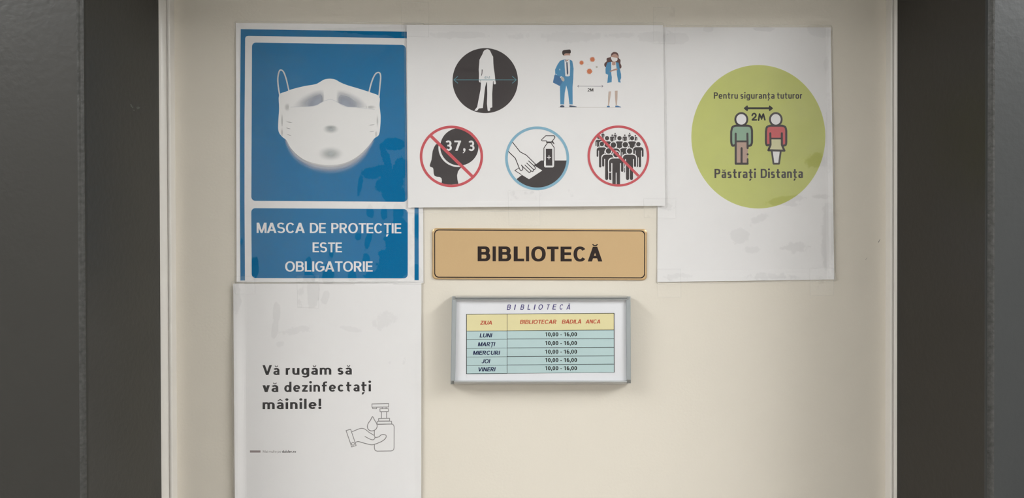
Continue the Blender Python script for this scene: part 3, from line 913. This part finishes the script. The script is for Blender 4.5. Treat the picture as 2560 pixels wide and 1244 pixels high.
# man
K = 16
def fig(name, fills, lines):
    for fi, (m, polys) in enumerate(fills):
        q = Print(Z, L3(3 + fi * .5)); [q.poly(p) for p in polys]; q.build(name + '_fill', M[m], t3)
    q = Print(Z, L3(5))
    for l in lines: q.line(l[0], l[2] if len(l) > 2 else K, l[1])
    return q
for e_ in ((477, 492, 42, 44), (745, 492, 40, 44)): heads = Print(Z, L3(3)); heads.ellipse(*e_); heads.build('head_fill', M['whiteprint'], t3)
q = fig('man', [('sage', [rr(398, 540, 560, 700, 26)]), ('dusty', [[(434, 664), (528, 664), (528, 836), (434, 836)]])],
        [(smooth([(430, 690), (410, 697), (400, 680)], n=3) + [(398, 660), (398, 585)] + smooth([(400, 580), (408, 552), (432, 541)], n=4) + [(525, 541)] + smooth([(530, 541), (552, 552), (560, 580)], n=4) + [(560, 665)] + smooth([(560, 670), (552, 692), (535, 698)], n=3), False),
         ([(433, 603), (433, 836), (526, 836)], False), ([(524, 603), (526, 715)], False), ([(433, 663), (524, 663)], False, 14), ([(479, 716), (479, 832)], False), ([(526, 836), (526, 800)], False, 13), ([(526, 763), (526, 763.5)], False)])
q.ring(477, 492, 54, 56, 15)
q.build('man_outline', M['softink'], t3)
q = fig('woman', [('rose', [rr(668, 540, 826, 692, 26)]), ('creamink', [[(712, 645), (785, 645), (806, 730), (692, 730)]]), ('whiteprint', [[(716, 738), (782, 738), (770, 832), (727, 832)]])],
        [(smooth([(690, 690), (674, 692), (668, 672)], n=3) + [(668, 655), (668, 585)] + smooth([(670, 578), (676, 552), (700, 541)], n=4) + [(790, 541)] + smooth([(795, 541), (818, 552), (826, 580)], n=4) + [(826, 665)] + smooth([(826, 670), (822, 690), (804, 696)], n=3), False),
         ([(702, 600), (704, 690), (687, 732), (812, 735), (792, 690), (792, 600)], False), ([(704, 641), (792, 641)], False, 13), ([(714, 740), (727, 836), (770, 836), (783, 740)], False, 14)])
q.ring(745, 492, 53, 56, 15)
q.build('woman_outline', M['softink'], t3)
blobs3 = [(1690, 96, 32, 13, 1.1), (1772, 72, 14, 8, .9), (1910, 72, 26, 7, .9), (2050, 78, 36, 16, .85, 8), (2066, 160, 8, 22, .8), (1965, 500, 60, 12, .8, -8), (2040, 400, 42, 30, .62), (1975, 510, 28, 10, .7), (2070, 590, 20, 110, .75), (2060, 490, 40, 9, .6), (1850, 590, 26, 22, .8), (1900, 545, 44, 14, .62, -28), (1880, 625, 30, 14, .6), (1930, 690, 90, 14, .6), (1985, 620, 60, 22, .55), (1690, 690, 60, 10, .6), (2072, 330, 10, 120, .7)]
film(t3, [(1641, 62.5), (2081, 62), (2090, 703), (1640, 711)], d3, blobs3, radius=8, seed=3)
attach(t3)

# ================================================================== 4. centre: five pictograms
t2 = thing('rules_poster', 'white landscape laminated poster with five round and figure pictograms in two rows', 'poster')
t2.location = P(1340, 290, 0)
bpy.context.view_layer.update()
D2 = -0.0036
d2 = lambda x, y: D2 - .0016 * sstep(500, 517, y) * (.5 + .5 * math.sin((x - 1180) * .009)) - .0006 * sstep(80, 62, y) * math.sin(x * .013) ** 2
c2 = [(1016.8, 62), (1657.5, 62.5), (1663, 514), (1020.5, 518.5)]
v, f = sheet_mesh(c2, d2, 90, 60); mesh_obj('paper', v, f, M['paper'], t2)
def L2(k): return D2 - .00004 * k
# -- woman silhouette in a dark disc
Z = Art(1100, 90, 5.923)
pr = Print(Z, L2(1)); pr.ellipse(670, 660, 484, 481, n=96); pr.build('dark_disc', M['softink'], t2)
pr = Print(Z, L2(2))
pr.poly([(672, 203), (700, 193), (722, 200), (740, 215), (755, 245), (770, 280), (787, 305), (790, 400), (795, 470), (810, 560), (818, 655), (828, 700), (818, 715), (798, 712), (792, 690), (798, 672), (786, 670), (772, 860), (775, 1055), (742, 1065), (744, 1100), (722, 1112), (706, 1102), (695, 1000), (700, 860), (697, 685), (688, 685), (668, 760), (655, 870), (635, 1065), (575, 1072), (556, 1098), (540, 1108), (508, 1103), (550, 1050), (575, 920), (600, 790), (607, 688), (585, 685), (575, 665), (578, 560), (573, 500), (585, 350), (608, 305), (626, 275), (640, 235), (655, 213)])
pr.build('woman_silhouette', M['whiteprint'], t2)
pr = Print(Z, L2(3)); pr.poly([(618, 495), (630, 497), (626, 560), (615, 592), (610, 588), (617, 550)]); pr.poly([(598, 660), (607, 658), (607, 672), (598, 672)]); pr.build('silhouette_gap', M['softink'], t2)
pr = Print(Z, L2(4)); pr.line([(205, 648), (1130, 648)], 9)
for s, x in ((1, 205), (-1, 1130)): pr.line([(x + s * 58, 598), (x, 648), (x + s * 58, 697)], 9)
pr.build('arrow', M['cyan'], t2)
FT = Face(.12, .12, .7, 2.1, 1.0)
pr = Print(Z, L2(4)); word(pr, '4M', 650, 738, 632, 632, 38, FT); M['faintteal'] = mat('faint_teal_ink', (0.33, 0.42, 0.46), .6, .2); pr.build('lettering', M['faintteal'], t2)
# -- man and woman two metres apart
Z = Art(1360, 100, 6.22)
def part2(name, m, polys, lay=1, lines=(), ell=()):
    pr = Print(Z, L2(lay))
    for p in polys: pr.poly(p)
    for (p, w) in lines: pr.line(p, w)
    for e in ell: pr.ellipse(*e)
    return pr.build(name, M[m], t2)
part2('ground_line', 'palegrey', [], 1, [([(228, 1046), (1200, 1046)], 4)])
part2('man_bag', 'suitdark', [[(165, 540), (320, 560), (300, 720), (240, 712), (138, 660)]], 1)
part2('man_suit', 'suit', [smooth([(250, 322), (320, 302), (400, 306), (440, 325)], n=3) + [(460, 440), (455, 600), (444, 720), (446, 1000), (395, 1000), (372, 800), (345, 705), (322, 820), (312, 1000), (254, 1000), (248, 720), (290, 640), (240, 560), (175, 545), (172, 460), (210, 380)]], 2)
part2('man_sleeve_line', 'suitdark', [], 3, [([(330, 480), (320, 560), (270, 575)], 4), ([(448, 590), (444, 720)], 3), ([(322, 566), (440, 566)], 3)])
part2('man_shirt', 'whiteprint', [[(318, 308), (398, 308), (406, 420), (402, 555), (370, 570), (332, 560), (322, 420)], [(246, 575), (275, 560), (285, 575), (262, 592)], smooth([(308, 245), (408, 240), (404, 280), (360, 308), (315, 285)], closed=True, n=4), [(238, 450), (252, 448), (246, 480)], [(180, 520), (205, 540), (185, 540)], [(330, 800), (345, 705), (372, 800), (390, 1000), (316, 1000)]], 3)
part2('man_tie', 'navy', [[(346, 345), (366, 345), (378, 515), (366, 545), (354, 520)], [(325, 305), (350, 330), (350, 345), (330, 325)]], 4)
part2('man_face', 'skin', [[(305, 205), (405, 205), (408, 240), (308, 246)], [(330, 306), (385, 306), (360, 330)]], 3)
part2('man_hand', 'palegrey', [smooth([(262, 585), (290, 572), (315, 600), (315, 635), (295, 642), (272, 622)], closed=True, n=3)], 4)
part2('man_hair', 'darkhair', [smooth([(287, 220), (284, 180), (305, 158), (350, 152), (408, 150), (412, 205), (350, 205), (318, 215), (305, 240)], closed=True, n=3)], 5)
part2('man_shoe', 'navy', [smooth([(252, 1044), (256, 1020), (285, 1014), (310, 1022), (315, 1044)], closed=True, n=3), [(392, 1042), (397, 1014), (430, 1018), (480, 1025), (512, 1036), (508, 1043)]], 3)
part2('woman_hair', 'hair', [smooth([(1085, 185), (1140, 198), (1160, 240), (1162, 280), (1190, 310), (1188, 360), (1205, 405), (1195, 440), (1165, 430), (1130, 350), (1050, 340), (1000, 360), (965, 422), (940, 400), (942, 360), (975, 330), (975, 285), (1035, 262), (1045, 215)], closed=True, n=3)], 1)
part2('woman_face', 'skin', [smooth([(1060, 235), (1105, 215), (1145, 240), (1148, 280), (1040, 270)], closed=True, n=4)], 2)
part2('woman_neck', 'skin', [[(1058, 335), (1112, 335), (1112, 385), (1080, 394), (1058, 385)]], 4)
part2('woman_dress', 'whiteprint', [[(1045, 350), (1125, 350), (1150, 470), (1170, 660), (1188, 700), (1180, 785), (990, 800), (1000, 690), (1040, 520)], smooth([(1040, 264), (1090, 270), (1142, 284), (1135, 320), (1095, 336), (1058, 318)], closed=True, n=4)], 3)
part2('woman_jacket', 'suit', [[(985, 350), (1045, 340), (1046, 520), (1055, 580), (1052, 655), (984, 668), (998, 540), (958, 520), (956, 450), (970, 390)], [(1118, 345), (1160, 350), (1175, 430), (1198, 530), (1200, 590), (1185, 625), (1194, 662), (1155, 655), (1135, 540), (1128, 440)]], 4)
part2('woman_arm', 'skin', [[(1020, 480), (1110, 445), (1140, 440), (1142, 468), (1110, 470), (1025, 498)]], 5)
part2('woman_leg', 'skinlight', [[(1005, 800), (1044, 796), (1030, 900), (1012, 1018), (994, 1018), (998, 900)], [(1102, 788), (1144, 786), (1142, 900), (1134, 1016), (1116, 1016), (1106, 900)]], 4)
part2('woman_shoe', 'suitdark', [[(976, 1046), (984, 1022), (1020, 1022), (1024, 1046)], [(1108, 1044), (1110, 1020), (1150, 1020), (1198, 1040), (1196, 1047)]], 4)
pr = Print(Z, L2(2))
for (cx, cy, r) in ((753, 301, 34), (584, 352, 28), (707, 487, 38)):
    pr.ellipse(cx, cy, r, n=28)
    for i in range(11):
        t = 2 * PI * i / 11; pr.line([(cx + r * .9 * math.cos(t), cy + r * .9 * math.sin(t)), (cx + (r + 7) * math.cos(t), cy + (r + 7) * math.sin(t))], 7)
pr.build('virus', M['orange'], t2)
pr = Print(Z, L2(2)); pr.ellipse(820, 419, 15); pr.ellipse(684, 382, 4); pr.build('virus', M['palegrey'], t2)
pr = Print(Z, L2(2)); pr.line([(530, 716), (912, 719)], 6)
for s, x in ((1, 522), (-1, 918)): pr.line([(x + s * 18, 702), (x, 717.5), (x + s * 18, 733)], 7)
pr.build('arrow', M['violetline'], t2)
pr = Print(Z, L2(2)); word(pr, '2M', 677, 767, 799, 799, 48, Face(.16, .15, .7, 2.0, .9)); pr.build('lettering', M['ink'], t2)
# -- 37,3 head
Z = Art(1030, 290, 6.219)
pr = Print(Z, L2(1))
pr.poly([(410, 425), (370, 440), (345, 480), (322, 540), (314, 600), (303, 680), (276, 765), (282, 785), (325, 803), (333, 830), (336, 890), (350, 925), (385, 943), (435, 948), (458, 965), (466, 1000), (458, 1045), (540, 1060), (615, 1064), (722, 1052), (706, 985), (701, 920), (715, 860), (742, 822), (775, 788), (760, 600), (560, 400)])
pr.build('head_profile', M['softink'], t2)
pr = Print(Z, L2(2)); pr.ellipse(722, 490, 312, 302, n=72); pr.build('brain_rim', M['whiteprint'], t2)
pr = Print(Z, L2(3)); pr.ellipse(736, 477, 297, 291, n=72); pr.build('brain_disc', M['softink'], t2)
pr = Print(Z, L2(4)); word(pr, '37', 516, 762, 538, 538, 158, Face(.19, .17, .7, 2.0, 1.0, track=.12)); word(pr, '3', 873, 972, 541, 541, 160, Face(.19, .17, .7, 2.0, 1.0))
pr.poly([(797, 515)] + [(812 + 21 * math.cos(t), 520 + 21 * math.sin(t)) for t in (-2.4, -1.6, -.8, 0, .5)] + [(826, 548), (808, 570), (792, 578), (790, 566), (805, 556), (808, 541), (797, 538)])
pr.build('lettering', M['whiteprint'], t2)
pr = Print(Z, L2(5)); pr.ring(613, 626, 492, 478, 40); pr.line([(290, 305), (935, 935)], 47, cap=False); pr.build('red_ban_ring', M['red'], t2)
# -- hand wiping a table
Z = Art(1250, 300, 6.547)
pr = Print(Z, L2(1))
cc = (608, 625); arc = [(cc[0] + 490 * math.cos(math.radians(a)), cc[1] + 483 * math.sin(math.radians(a))) for a in range(5, 137, 4)]
pr.poly([(670, 661), (1092, 661)] + arc + [(282, 955)]); pr.build('table_top', M['softink'], t2)
pr = Print(Z, L2(2)); pr.poly([(243, 825), (475, 967), (692, 825), (560, 742), (380, 730)]); pr.build('cloth', M['whiteprint'], t2)
pr = Print(Z, L2(3)); pr.line([(312, 782), (243, 825), (348, 890)], 11); pr.build('cloth_outline', M['softink'], t2)
pr = Print(Z, L2(4)); pr.poly([(207, 365), (330, 520), (430, 572), (582, 722), (560, 742), (580, 775), (575, 800), (548, 808), (545, 835), (515, 840), (490, 858), (460, 845), (380, 760), (372, 810), (345, 825), (318, 795), (250, 620), (140, 515)]); pr.build('hand_fill', M['whiteprint'], t2)
pr = Print(Z, L2(5)); w = 13
pr.line([(207, 365), (330, 520), (430, 572), (582, 722)], w); pr.line([(140, 515), (250, 622), (318, 790)] + smooth([(318, 790), (332, 818), (352, 824), (370, 808), (374, 780), (352, 736)], n=4), w)
pr.line([(350, 738), (462, 845)] + smooth([(462, 845), (486, 858), (500, 838)], n=3), w); pr.line([(408, 735), (500, 822)] + smooth([(500, 822), (524, 842), (545, 832), (545, 812)], n=4), w)
pr.line([(438, 702), (535, 795)] + smooth([(535, 795), (558, 808), (576, 798), (575, 775), (560, 760)], n=4), w); pr.line([(468, 668), (553, 745), (582, 722)], w); pr.line([(553, 745), (575, 775)], w)
pr.build('hand_outline', M['softink'], t2)
pr = Print(Z, L2(2)); pr.poly([(715, 455), (770, 385), (835, 385), (888, 445), (888, 660), (884, 755), (868, 775), (740, 775), (722, 758)]); pr.build('bottle_fill', M['whiteprint'], t2)
pr = Print(Z, L2(3)); w = 12
pr.line([(719, 660), (719, 455), (772, 380)], w); pr.line([(886, 660), (886, 448), (838, 380)], w); pr.line([(762, 358), (848, 358)], 16); pr.line([(766, 345), (766, 372), (840, 372)], 12)
pr.line([(760, 340), (690, 340)] + smooth([(690, 340), (680, 328), (690, 312)], n=3) + [(750, 256), (885, 256), (898, 275), (893, 298), (860, 335), (845, 355)], w)
pr.poly([(888, 260), (908, 275), (905, 284), (890, 290)]); pr.poly([(850, 335), (862, 335), (893, 390), (884, 392), (855, 372)])
pr.poly([(750, 470), (854, 470), (856, 745), (752, 745)])
pr.build('bottle_outline', M['softink'], t2)
pr = Print(Z, L2(4)); pr.line([(773, 609), (830, 609)], 14); pr.line([(802, 580), (802, 637)], 14); pr.build('cross', M['whiteprint'], t2)
pr = Print(Z, L2(5)); pr.ring(608, 625, 524, 521, 43); pr.build('blue_ring', M['skyblue'], t2)
# -- crowd
Z = Art(1450, 300, 6.91)
def person(cx, top, w, hx, hy, hr, leg, arm=.93, lay=0):
    aw = .165 * w
    halo = Print(Z, L2(1.5 + lay)); body = Print(Z, L2(1.9 + lay))
    for q, e in ((halo, .055 * w + 3), (body, 0)):
        q.ellipse(hx, hy, hr + e, n=32)
        x0, x1 = cx - w / 2, cx + w / 2
        r = .27 * w
        # shoulders and torso
        q.poly([(x0 + r * (1 - math.cos(t)) - e * (1 - t / 1.571 * .5), top + r * (1 - math.sin(t)) - e) for t in [i / 6 * PI / 2 for i in range(7)]] + [(x1 - r * (1 - math.sin(t)) + e * (.5 + t / 3.14), top + r * (1 - math.cos(t)) - e) for t in [i / 6 * PI / 2 for i in range(7)]] + [(x1 + e, top + r * 1.05), (x1 - aw - .045 * w + e, top + .33 * w), (x0 + aw + .045 * w - e, top + .33 * w), (x0 - e, top + r * 1.05)])
        for (a0, a1) in ((x0, x0 + aw), (x1 - aw, x1)):
            q.poly([(a0 - e, top + .25 * w), (a1 + e, top + .25 * w), (a1 + e, top + arm * w - aw / 2), (a0 - e, top + arm * w - aw / 2)]); q.ellipse((a0 + a1) / 2, top + arm * w - aw / 2, aw / 2 + e, n=16)
        t0, t1_ = x0 + .235 * w, x1 - .235 * w
        lg = .245 * w; mid = (t0 + t1_) / 2
        q.poly([(t0 - e, top + .3 * w), (t1_ + e, top + .3 * w), (t1_ + e, top + .98 * w), (t0 - e, top + .98 * w)])
        for (a0, a1) in ((t0, mid - .03 * w), (mid + .03 * w, t1_)):
            q.poly([(a0 - e, top + .9 * w), (a1 + e, top + .9 * w), (a1 + e, leg - lg / 2), (a0 - e, leg - lg / 2)])
            if leg < 1100: q.ellipse((a0 + a1) / 2, leg - lg / 2, (a1 - a0) / 2 + e, n=16)
            else: q.poly([(a0 - e, leg - lg / 2 - 1), (a1 + e, leg - lg / 2 - 1), (a1 + e, leg - 8), (a0 - e, leg - 8)])
    halo.build('figure_halo', M['whiteprint'], t2); body.build('figure', M['softink'], t2)
crowd = [(395, 235, 54, 395, 217, 11, 330), (607, 250, 54, 607, 232, 11, 345), (858, 250, 54, 858, 232, 11, 345), (958, 290, 64, 955, 270, 13, 355), (557, 283, 78, 557, 262, 14, 400), (774, 283, 76, 773, 262, 14, 400),
         (325, 340, 116, 325, 300, 28, 470), (467, 367, 160, 467, 312, 37, 640), (682, 367, 165, 682, 312, 37, 640), (900, 367, 165, 900, 312, 37, 640),
         (375, 470, 176, 377, 412, 38, 820), (1008, 467, 180, 1008, 415, 38, 815), (583, 490, 210, 577, 430, 47, 900), (790, 484, 210, 783, 424, 47, 905), (493, 596, 222, 493, 533, 47, 1035), (855, 596, 228, 855, 535, 47, 1035), (625, 662, 250, 625, 592, 50, 1120)]
for c, ly_ in zip(crowd, (0, 0, 0, 0, .9, .9, 1.8, 1.8, 1.8, 1.8, 2.7, 2.7, 3.6, 2.7, 4.5, 4.5, 5.4)): person(*c, lay=ly_)
pr = Print(Z, L2(8.2)); pr.ring(664, 620, 533, 528, 40); pr.line([(312, 262), (1010, 962)], 45, cap=False); pr.build('red_ban_ring', M['red'], t2)
blobs2 = [(1150, 88, 90, 10, .75), (1300, 90, 60, 12, .55), (1425, 92, 80, 16, .8), (1640, 92, 50, 14, .9), (1560, 88, 70, 10, .6), (1330, 488, 60, 16, .45), (1425, 480, 20, 20, .45)]
film(t2, [(1010, 57.5), (1663.5, 56.5), (1669.5, 521), (1014, 533)], d2, blobs2, radius=8, seed=4, wav=.0005)
attach(t2)

# ================================================================== 5. gold name plate
t5 = thing('name_plate', 'gold rectangular name plate with black border line reading BIBLIOTECĂ', 'sign')
t5.location = P(1349, 635, 0)
bpy.context.view_layer.update()
PD = -0.0022
def plate_mesh(c, r, d_front, bev):
    out = rq(c, r, 8); cx = sum(p[0] for p in c) / 4; cy = sum(p[1] for p in c) / 4
    inn = rq([(p[0] + (bev if p[0] < cx else -bev), p[1] + (bev if p[1] < cy else -bev)) for p in c], r, 8)
    n = len(out); v = [P(*p, 0) for p in out] + [P(*p, d_front + .0006) for p in out] + [P(*p, d_front) for p in inn]
    f = []
    for k in range(2):
        for i in range(n): j = (i + 1) % n; f.append((k * n + i, k * n + j, (k + 1) * n + j, (k + 1) * n + i))
    f.append(tuple(range(2 * n, 3 * n)))
    return v, f
pc = [(1080.5, 569.8), (1617.6, 572.2), (1617.2, 699.8), (1080.6, 697.6)]
v, f = plate_mesh(pc, 9, PD, 2.0); mesh_obj('plate', v, f, M['plate'], t5)
pr = Print(Art(), PD - .00005)
o_ = rq([(1085.4, 573.2), (1613.0, 575.8), (1612.6, 695.2), (1085.6, 693.6)], 10, 8); i_ = rq([(1087.7, 575.5), (1610.7, 578.1), (1610.3, 692.9), (1087.9, 691.3)], 9, 8)
n = len(o_)
pr._add(o_ + i_, [(k, (k + 1) % n, n + (k + 1) % n, n + k) for k in range(n)]); pr.build('border_line', M['platetext'], t5)
Z = Art(1060, 550, 4.414)
pr = Print(Z, PD - .00005)
for ch, x0, x1 in (('B', 592, 732), ('I', 757, 793), ('B', 822, 962), ('L', 990, 1105), ('I', 1125, 1160), ('O', 1183, 1343), ('T', 1357, 1485), ('E', 1507, 1630), ('C', 1650, 1793), ('Ă', 1807, 1968)):
    y = 452 + 4 * (x0 - 592) / 1376
    F = Face(36 / 162, 29 / 162, .7, 2.25, 1.0)
    g, W = glyph(F, ch); k = (x1 - x0) / (W * 163)
    for gi, grp in enumerate(g):
        pr.hold = gi
        for poly in grp: pr._add([(x0 + gx * 163 * k, y - gy * 163) for gx, gy in poly], [tuple(range(len(poly)))])
pr.build('lettering', M['platetext'], t5)
attach(t5)

# ================================================================== 6. timetable holder
t6 = thing('timetable_holder', 'grey aluminium slide-in holder with a yellow and pale blue opening hours table', 'sign')
t6.location = P(1352, 850, 0)
bpy.context.view_layer.update()
HD = -0.016
HS = 1.24
def bulge(py):      # the sheet bows forward between the two rails
    t = (py - 751) / (951 - 751)
    return HD - .0022 * math.sin(PI * min(1, max(0, t)))
TLx, TRx = 1141.5, 1565.5; BLx, BRx = 1137.5, 1566.5
ny = 30; v = []; f = []
for j in range(ny + 1):
    t = j / ny; y = 749 + (953 - 749) * t
    for x in (TLx - 3 + (BLx - TLx) * t, TRx + 3 + (BRx - TRx) * t): v.append(P(x, y, bulge(y)))
for j in range(ny): f.append((2 * j, 2 * j + 2, 2 * j + 3, 2 * j + 1))
mesh_obj('timetable_sheet', v, f, M['sheet'], t6, smooth=True)
class BPrint(Print):
    """print laid on the bowed sheet"""
    def _add(self, pts, tris, col=None):
        b = len(self.v); e = self.sub()
        for p in pts:
            q = self.a.px(p); self.v.append(P(q[0], q[1], bulge(q[1]) - self.depth - e))
        self.f += [tuple(b + i for i in t) for t in tris]
Z = Art(1100, 720, 4.784)
def lerp(a, b, t): return a + (b - a) * t
def cell(pr, xa, xb, ya0, ya1, yb0, yb1, n=8):      # left x, right x, top y at left/right, bottom y at left/right
    for k in range(n):
        a, b = k / n, (k + 1) / n
        pr._add([(xa, lerp(ya0, yb0, a)), (xb, lerp(ya1, yb1, a)), (xb, lerp(ya1, yb1, b)), (xa, lerp(ya0, yb0, b))], [(0, 1, 2, 3)])
yl = [512, 614, 720, 823, 925, 1024]; ym = [508, 607, 714, 817, 917, 1016]; yr = [498, 603, 705, 808, 907, 1006]
pr = BPrint(Z, .0001); cell(pr, 317, 802, 312, 308, 512, 508); cell(pr, 802, 2082, 308, 298, 508, 498); pr.build('header_row', M['yellow'], t6)
for k in range(5):
    pr = BPrint(Z, .0001); cell(pr, 317, 802, yl[k], yl[k] - 3, yl[k + 1], yl[k + 1] - 3, 3); cell(pr, 802, 2083, ym[k], yr[k], ym[k + 1], yr[k + 1], 3); pr.build('table_row', M['aqua'], t6)
pr = BPrint(Z, .0002)
def seg(a, b, w):
    n = max(1, int(abs(b[1] - a[1]) / 40))
    pr.line([(lerp(a[0], b[0], i / n), lerp(a[1], b[1], i / n)) for i in range(n + 1)], w, cap=False)
seg((315, 312), (2083, 298), 6); seg((317, 312), (317, 1024), 7); seg((2082, 298), (2084, 1006), 7); seg((802, 308), (802, 1018), 5); seg((315, 513), (802, 509), 6); seg((802, 508), (2083, 498), 6); seg((315, 1023), (802, 1018), 6); seg((802, 1018), (2083, 1006), 3.5)
for k in range(1, 5): seg((317, yl[k]), (802, yl[k] - 5), 3.5); seg((802, ym[k]), (2083, yr[k]), 6)
pr.build('table_lines', M['tline'], t6)
pr = BPrint(Z, .0002)
for ch, x0, x1 in (('B', 798, 852), ('I', 885, 905), ('B', 960, 1012), ('L', 1045, 1090), ('I', 1120, 1140), ('O', 1172, 1235), ('T', 1270, 1315), ('E', 1343, 1395), ('C', 1427, 1478), ('Ă', 1510, 1568)):
    word(pr, ch, x0, x1 - 12 if ch not in 'I' else x1 - 8, 258 - (x0 - 798) * .006, 258 - (x0 - 798) * .006, 62, Face(.16, .14, .7, 2.2), .2)
pr.build('title_lettering', M['tblue'], t6)
pr = BPrint(Z, .0002); word(pr, 'ZIUA', 480, 622, 435, 434, 46, ITAL, .2); pr.build('header_lettering', M['tred'], t6); pr = BPrint(Z, .0002); word(pr, 'BIBLIOTECAR', 955, 1388, 426, 424, 47, ITAL, .2); word(pr, 'BĂDILĂ', 1457, 1690, 423, 421, 46, ITAL, .2); word(pr, 'ANCA', 1740, 1916, 421, 420, 46, ITAL, .2); pr.build('header_lettering', M['tred'], t6)
for s, x0, x1, yb in (('LUNI', 473, 617, 588), ('MARȚI', 452, 653, 693), ('MIERCURI', 393, 710, 796), ('JOI', 495, 593, 896), ('VINERI', 450, 657, 994)):
    pr = BPrint(Z, .0002); word(pr, s, x0, x1, yb, yb - 1, 48, ITAL, .2); pr.build('day_lettering', M['tnavy'], t6)
TF = Face(.185, .16, .7, 2.2, .92)
for yb in (574, 679, 782, 882, 979):
    pr = BPrint(Z, .0002); word(pr, '10,00', 1257, 1415, yb, yb, 47, TF); word(pr, '-', 1440, 1456, yb, yb, 47, TF); word(pr, '16,00', 1481, 1638, yb, yb - 1, 47, TF); pr.build('hours_lettering', M['ink'], t6)
# rails: half-round lips above and below the sheet
def rail(xa, xb, y0, y1, prof, name, m):
    """profile: list of (t along y0..y1, depth)"""
    v = []; n = len(prof)
    for x, dy in ((xa, 0), (xb, 0)): v += [P(x, lerp(y0, y1, t), d * HS) for t, d in prof]
    f = [(i, i + 1, n + i + 1, n + i) for i in range(n - 1)]
    return mesh_obj(name, v, f, M[m], t6, smooth=False)
top_prof = [(-.15, -.001), (0, -.009), (.06, -.0125), (.2, -.0145), (.38, -.0150), (.50, -.0146), (.55, -.0136), (.62, -.0140), (.75, -.0160), (.88, -.0162), (.96, -.0150), (1.0, -.0130)]
rail(1139, 1567, 740.6, 750.6, top_prof, 'top_rail', 'alu')
bot_prof = [(0, -.0130), (.06, -.0150), (.2, -.0163), (.45, -.0166), (.7, -.0158), (.9, -.0125), (1.0, -.008), (1.1, -.001)]
rail(1135, 1567, 950.5, 959.5, bot_prof, 'bottom_rail', 'alu')
def endcap(xt0, xt1, xb0, xb1, yt, yb, name):
    """bowed plastic end cap, rounded at its ends"""
    n = 24; v = []; ncol = 6
    for j in range(n + 1):
        t = j / n; y = lerp(yt, yb, t)
        e = min(1, t / .05, (1 - t) / .05); e = math.sqrt(max(0, 1 - (1 - e) ** 2))
        front = -.0192 - .0027 * math.sin(PI * t); front = -.0095 + (front + .0095) * e
        xa, xb_ = lerp(xt0, xb0, t), lerp(xt1, xb1, t); r = 2.2
        prof = [(xa, 0.0), (xa, front + .0014), (xa + r * .35, front + .0004), (xa + r, front), (xb_ - r * .6, front), (xb_ - .3, front + .0005), (xb_, front + .0016), (xb_, -.004)]
        v += [P(a, y, d) for a, d in prof]
    m_ = 8
    f = [(j * m_ + i, (j + 1) * m_ + i, (j + 1) * m_ + i + 1, j * m_ + i + 1) for j in range(n) for i in range(m_ - 1)]
    f += [tuple(range(m_)), tuple(n * m_ + i for i in range(m_ - 1, -1, -1))]
    return mesh_obj(name, v, f, M['cap'], t6, smooth=False)
endcap(1129.9, 1141.6, 1126.2, 1138, 740.2, 960, 'end_cap'); endcap(1564.8, 1576.3, 1566.2, 1577.2, 740.4, 957.4, 'end_cap')
v, f = [], []
c = [(1133, 742), (1573, 742), (1573, 956), (1130, 958)]
v = [P(*p, 0) for p in c] + [P(*p, -.0115) for p in c]; f = [(4, 5, 6, 7), (0, 1, 5, 4), (1, 2, 6, 5), (2, 3, 7, 6), (3, 0, 4, 7)]
mesh_obj('back_plate', v, f, M['alu'], t6)
attach(t6)

# ================================================================== 7. pieces of clear tape
tapes = [
    ([(1003, 4), (1072, 6), (1072, 93), (1004, 90)], -.0052, 'clear tape over the top left corner of the pictogram poster, reaching up the door'),
    ([(1633, 18), (1687, 19), (1688, 110), (1634, 109)], -.0052, 'clear tape joining the tops of the pictogram and green circle posters'),
    ([(1270, 476), (1349, 476), (1350.5, 564), (1272, 563)], -.0056, 'clear tape under the bottom middle of the pictogram poster, above the gold plate'),
    ([(1609, 496), (1690, 496), (1690, 546), (1610, 544)], -.0056, 'clear tape where the pictogram poster bottom meets the green circle poster'),
    ([(1643, 672), (1702, 672), (1703, 743), (1644, 742)], -.0034, 'clear tape holding the bottom left corner of the green circle poster'),
    ([(2024, 670), (2084, 669), (2085, 738), (2025, 739)], -.0050, 'clear tape holding the bottom right corner of the green circle poster'),
    ([(586, 690), (637, 690), (638, 734), (588, 735)], -.0078, 'clear tape at the left end of the joint between blue and hand posters'),
    ([(742, 688), (798, 688), (797, 770), (744, 768)], -.0038, 'clear tape in the middle of the joint between blue and hand posters'),
]
for c, d, lab in tapes:
    qm = quad_map(c); nx = ny = 14; v = []; f = []; at = []
    for j in range(ny + 1):
        for i in range(nx + 1):
            p = qm(i / nx, j / ny)
            v.append(P(p[0], p[1], d - .0002 * mnoise.noise(Vector((p[0] * .05, p[1] * .05, 9))))); at.append(.3 + .35 * mnoise.noise(Vector((p[0] * .03, p[1] * .03, 4))))
    for j in range(ny):
        for i in range(nx):
            a = j * (nx + 1) + i; f.append((a, a + nx + 1, a + nx + 2, a + 1))
    o = mesh_obj('clear_tape', v, f, M['tape'], smooth=True)
    a_ = o.data.attributes.new('bond', 'FLOAT', 'POINT'); a_.data.foreach_set('value', at)
    film_rim(v, nx, ny, o, .0004, 'tapeedge')
    tag(o, lab, 'tape', 'pieces of clear tape holding the posters')
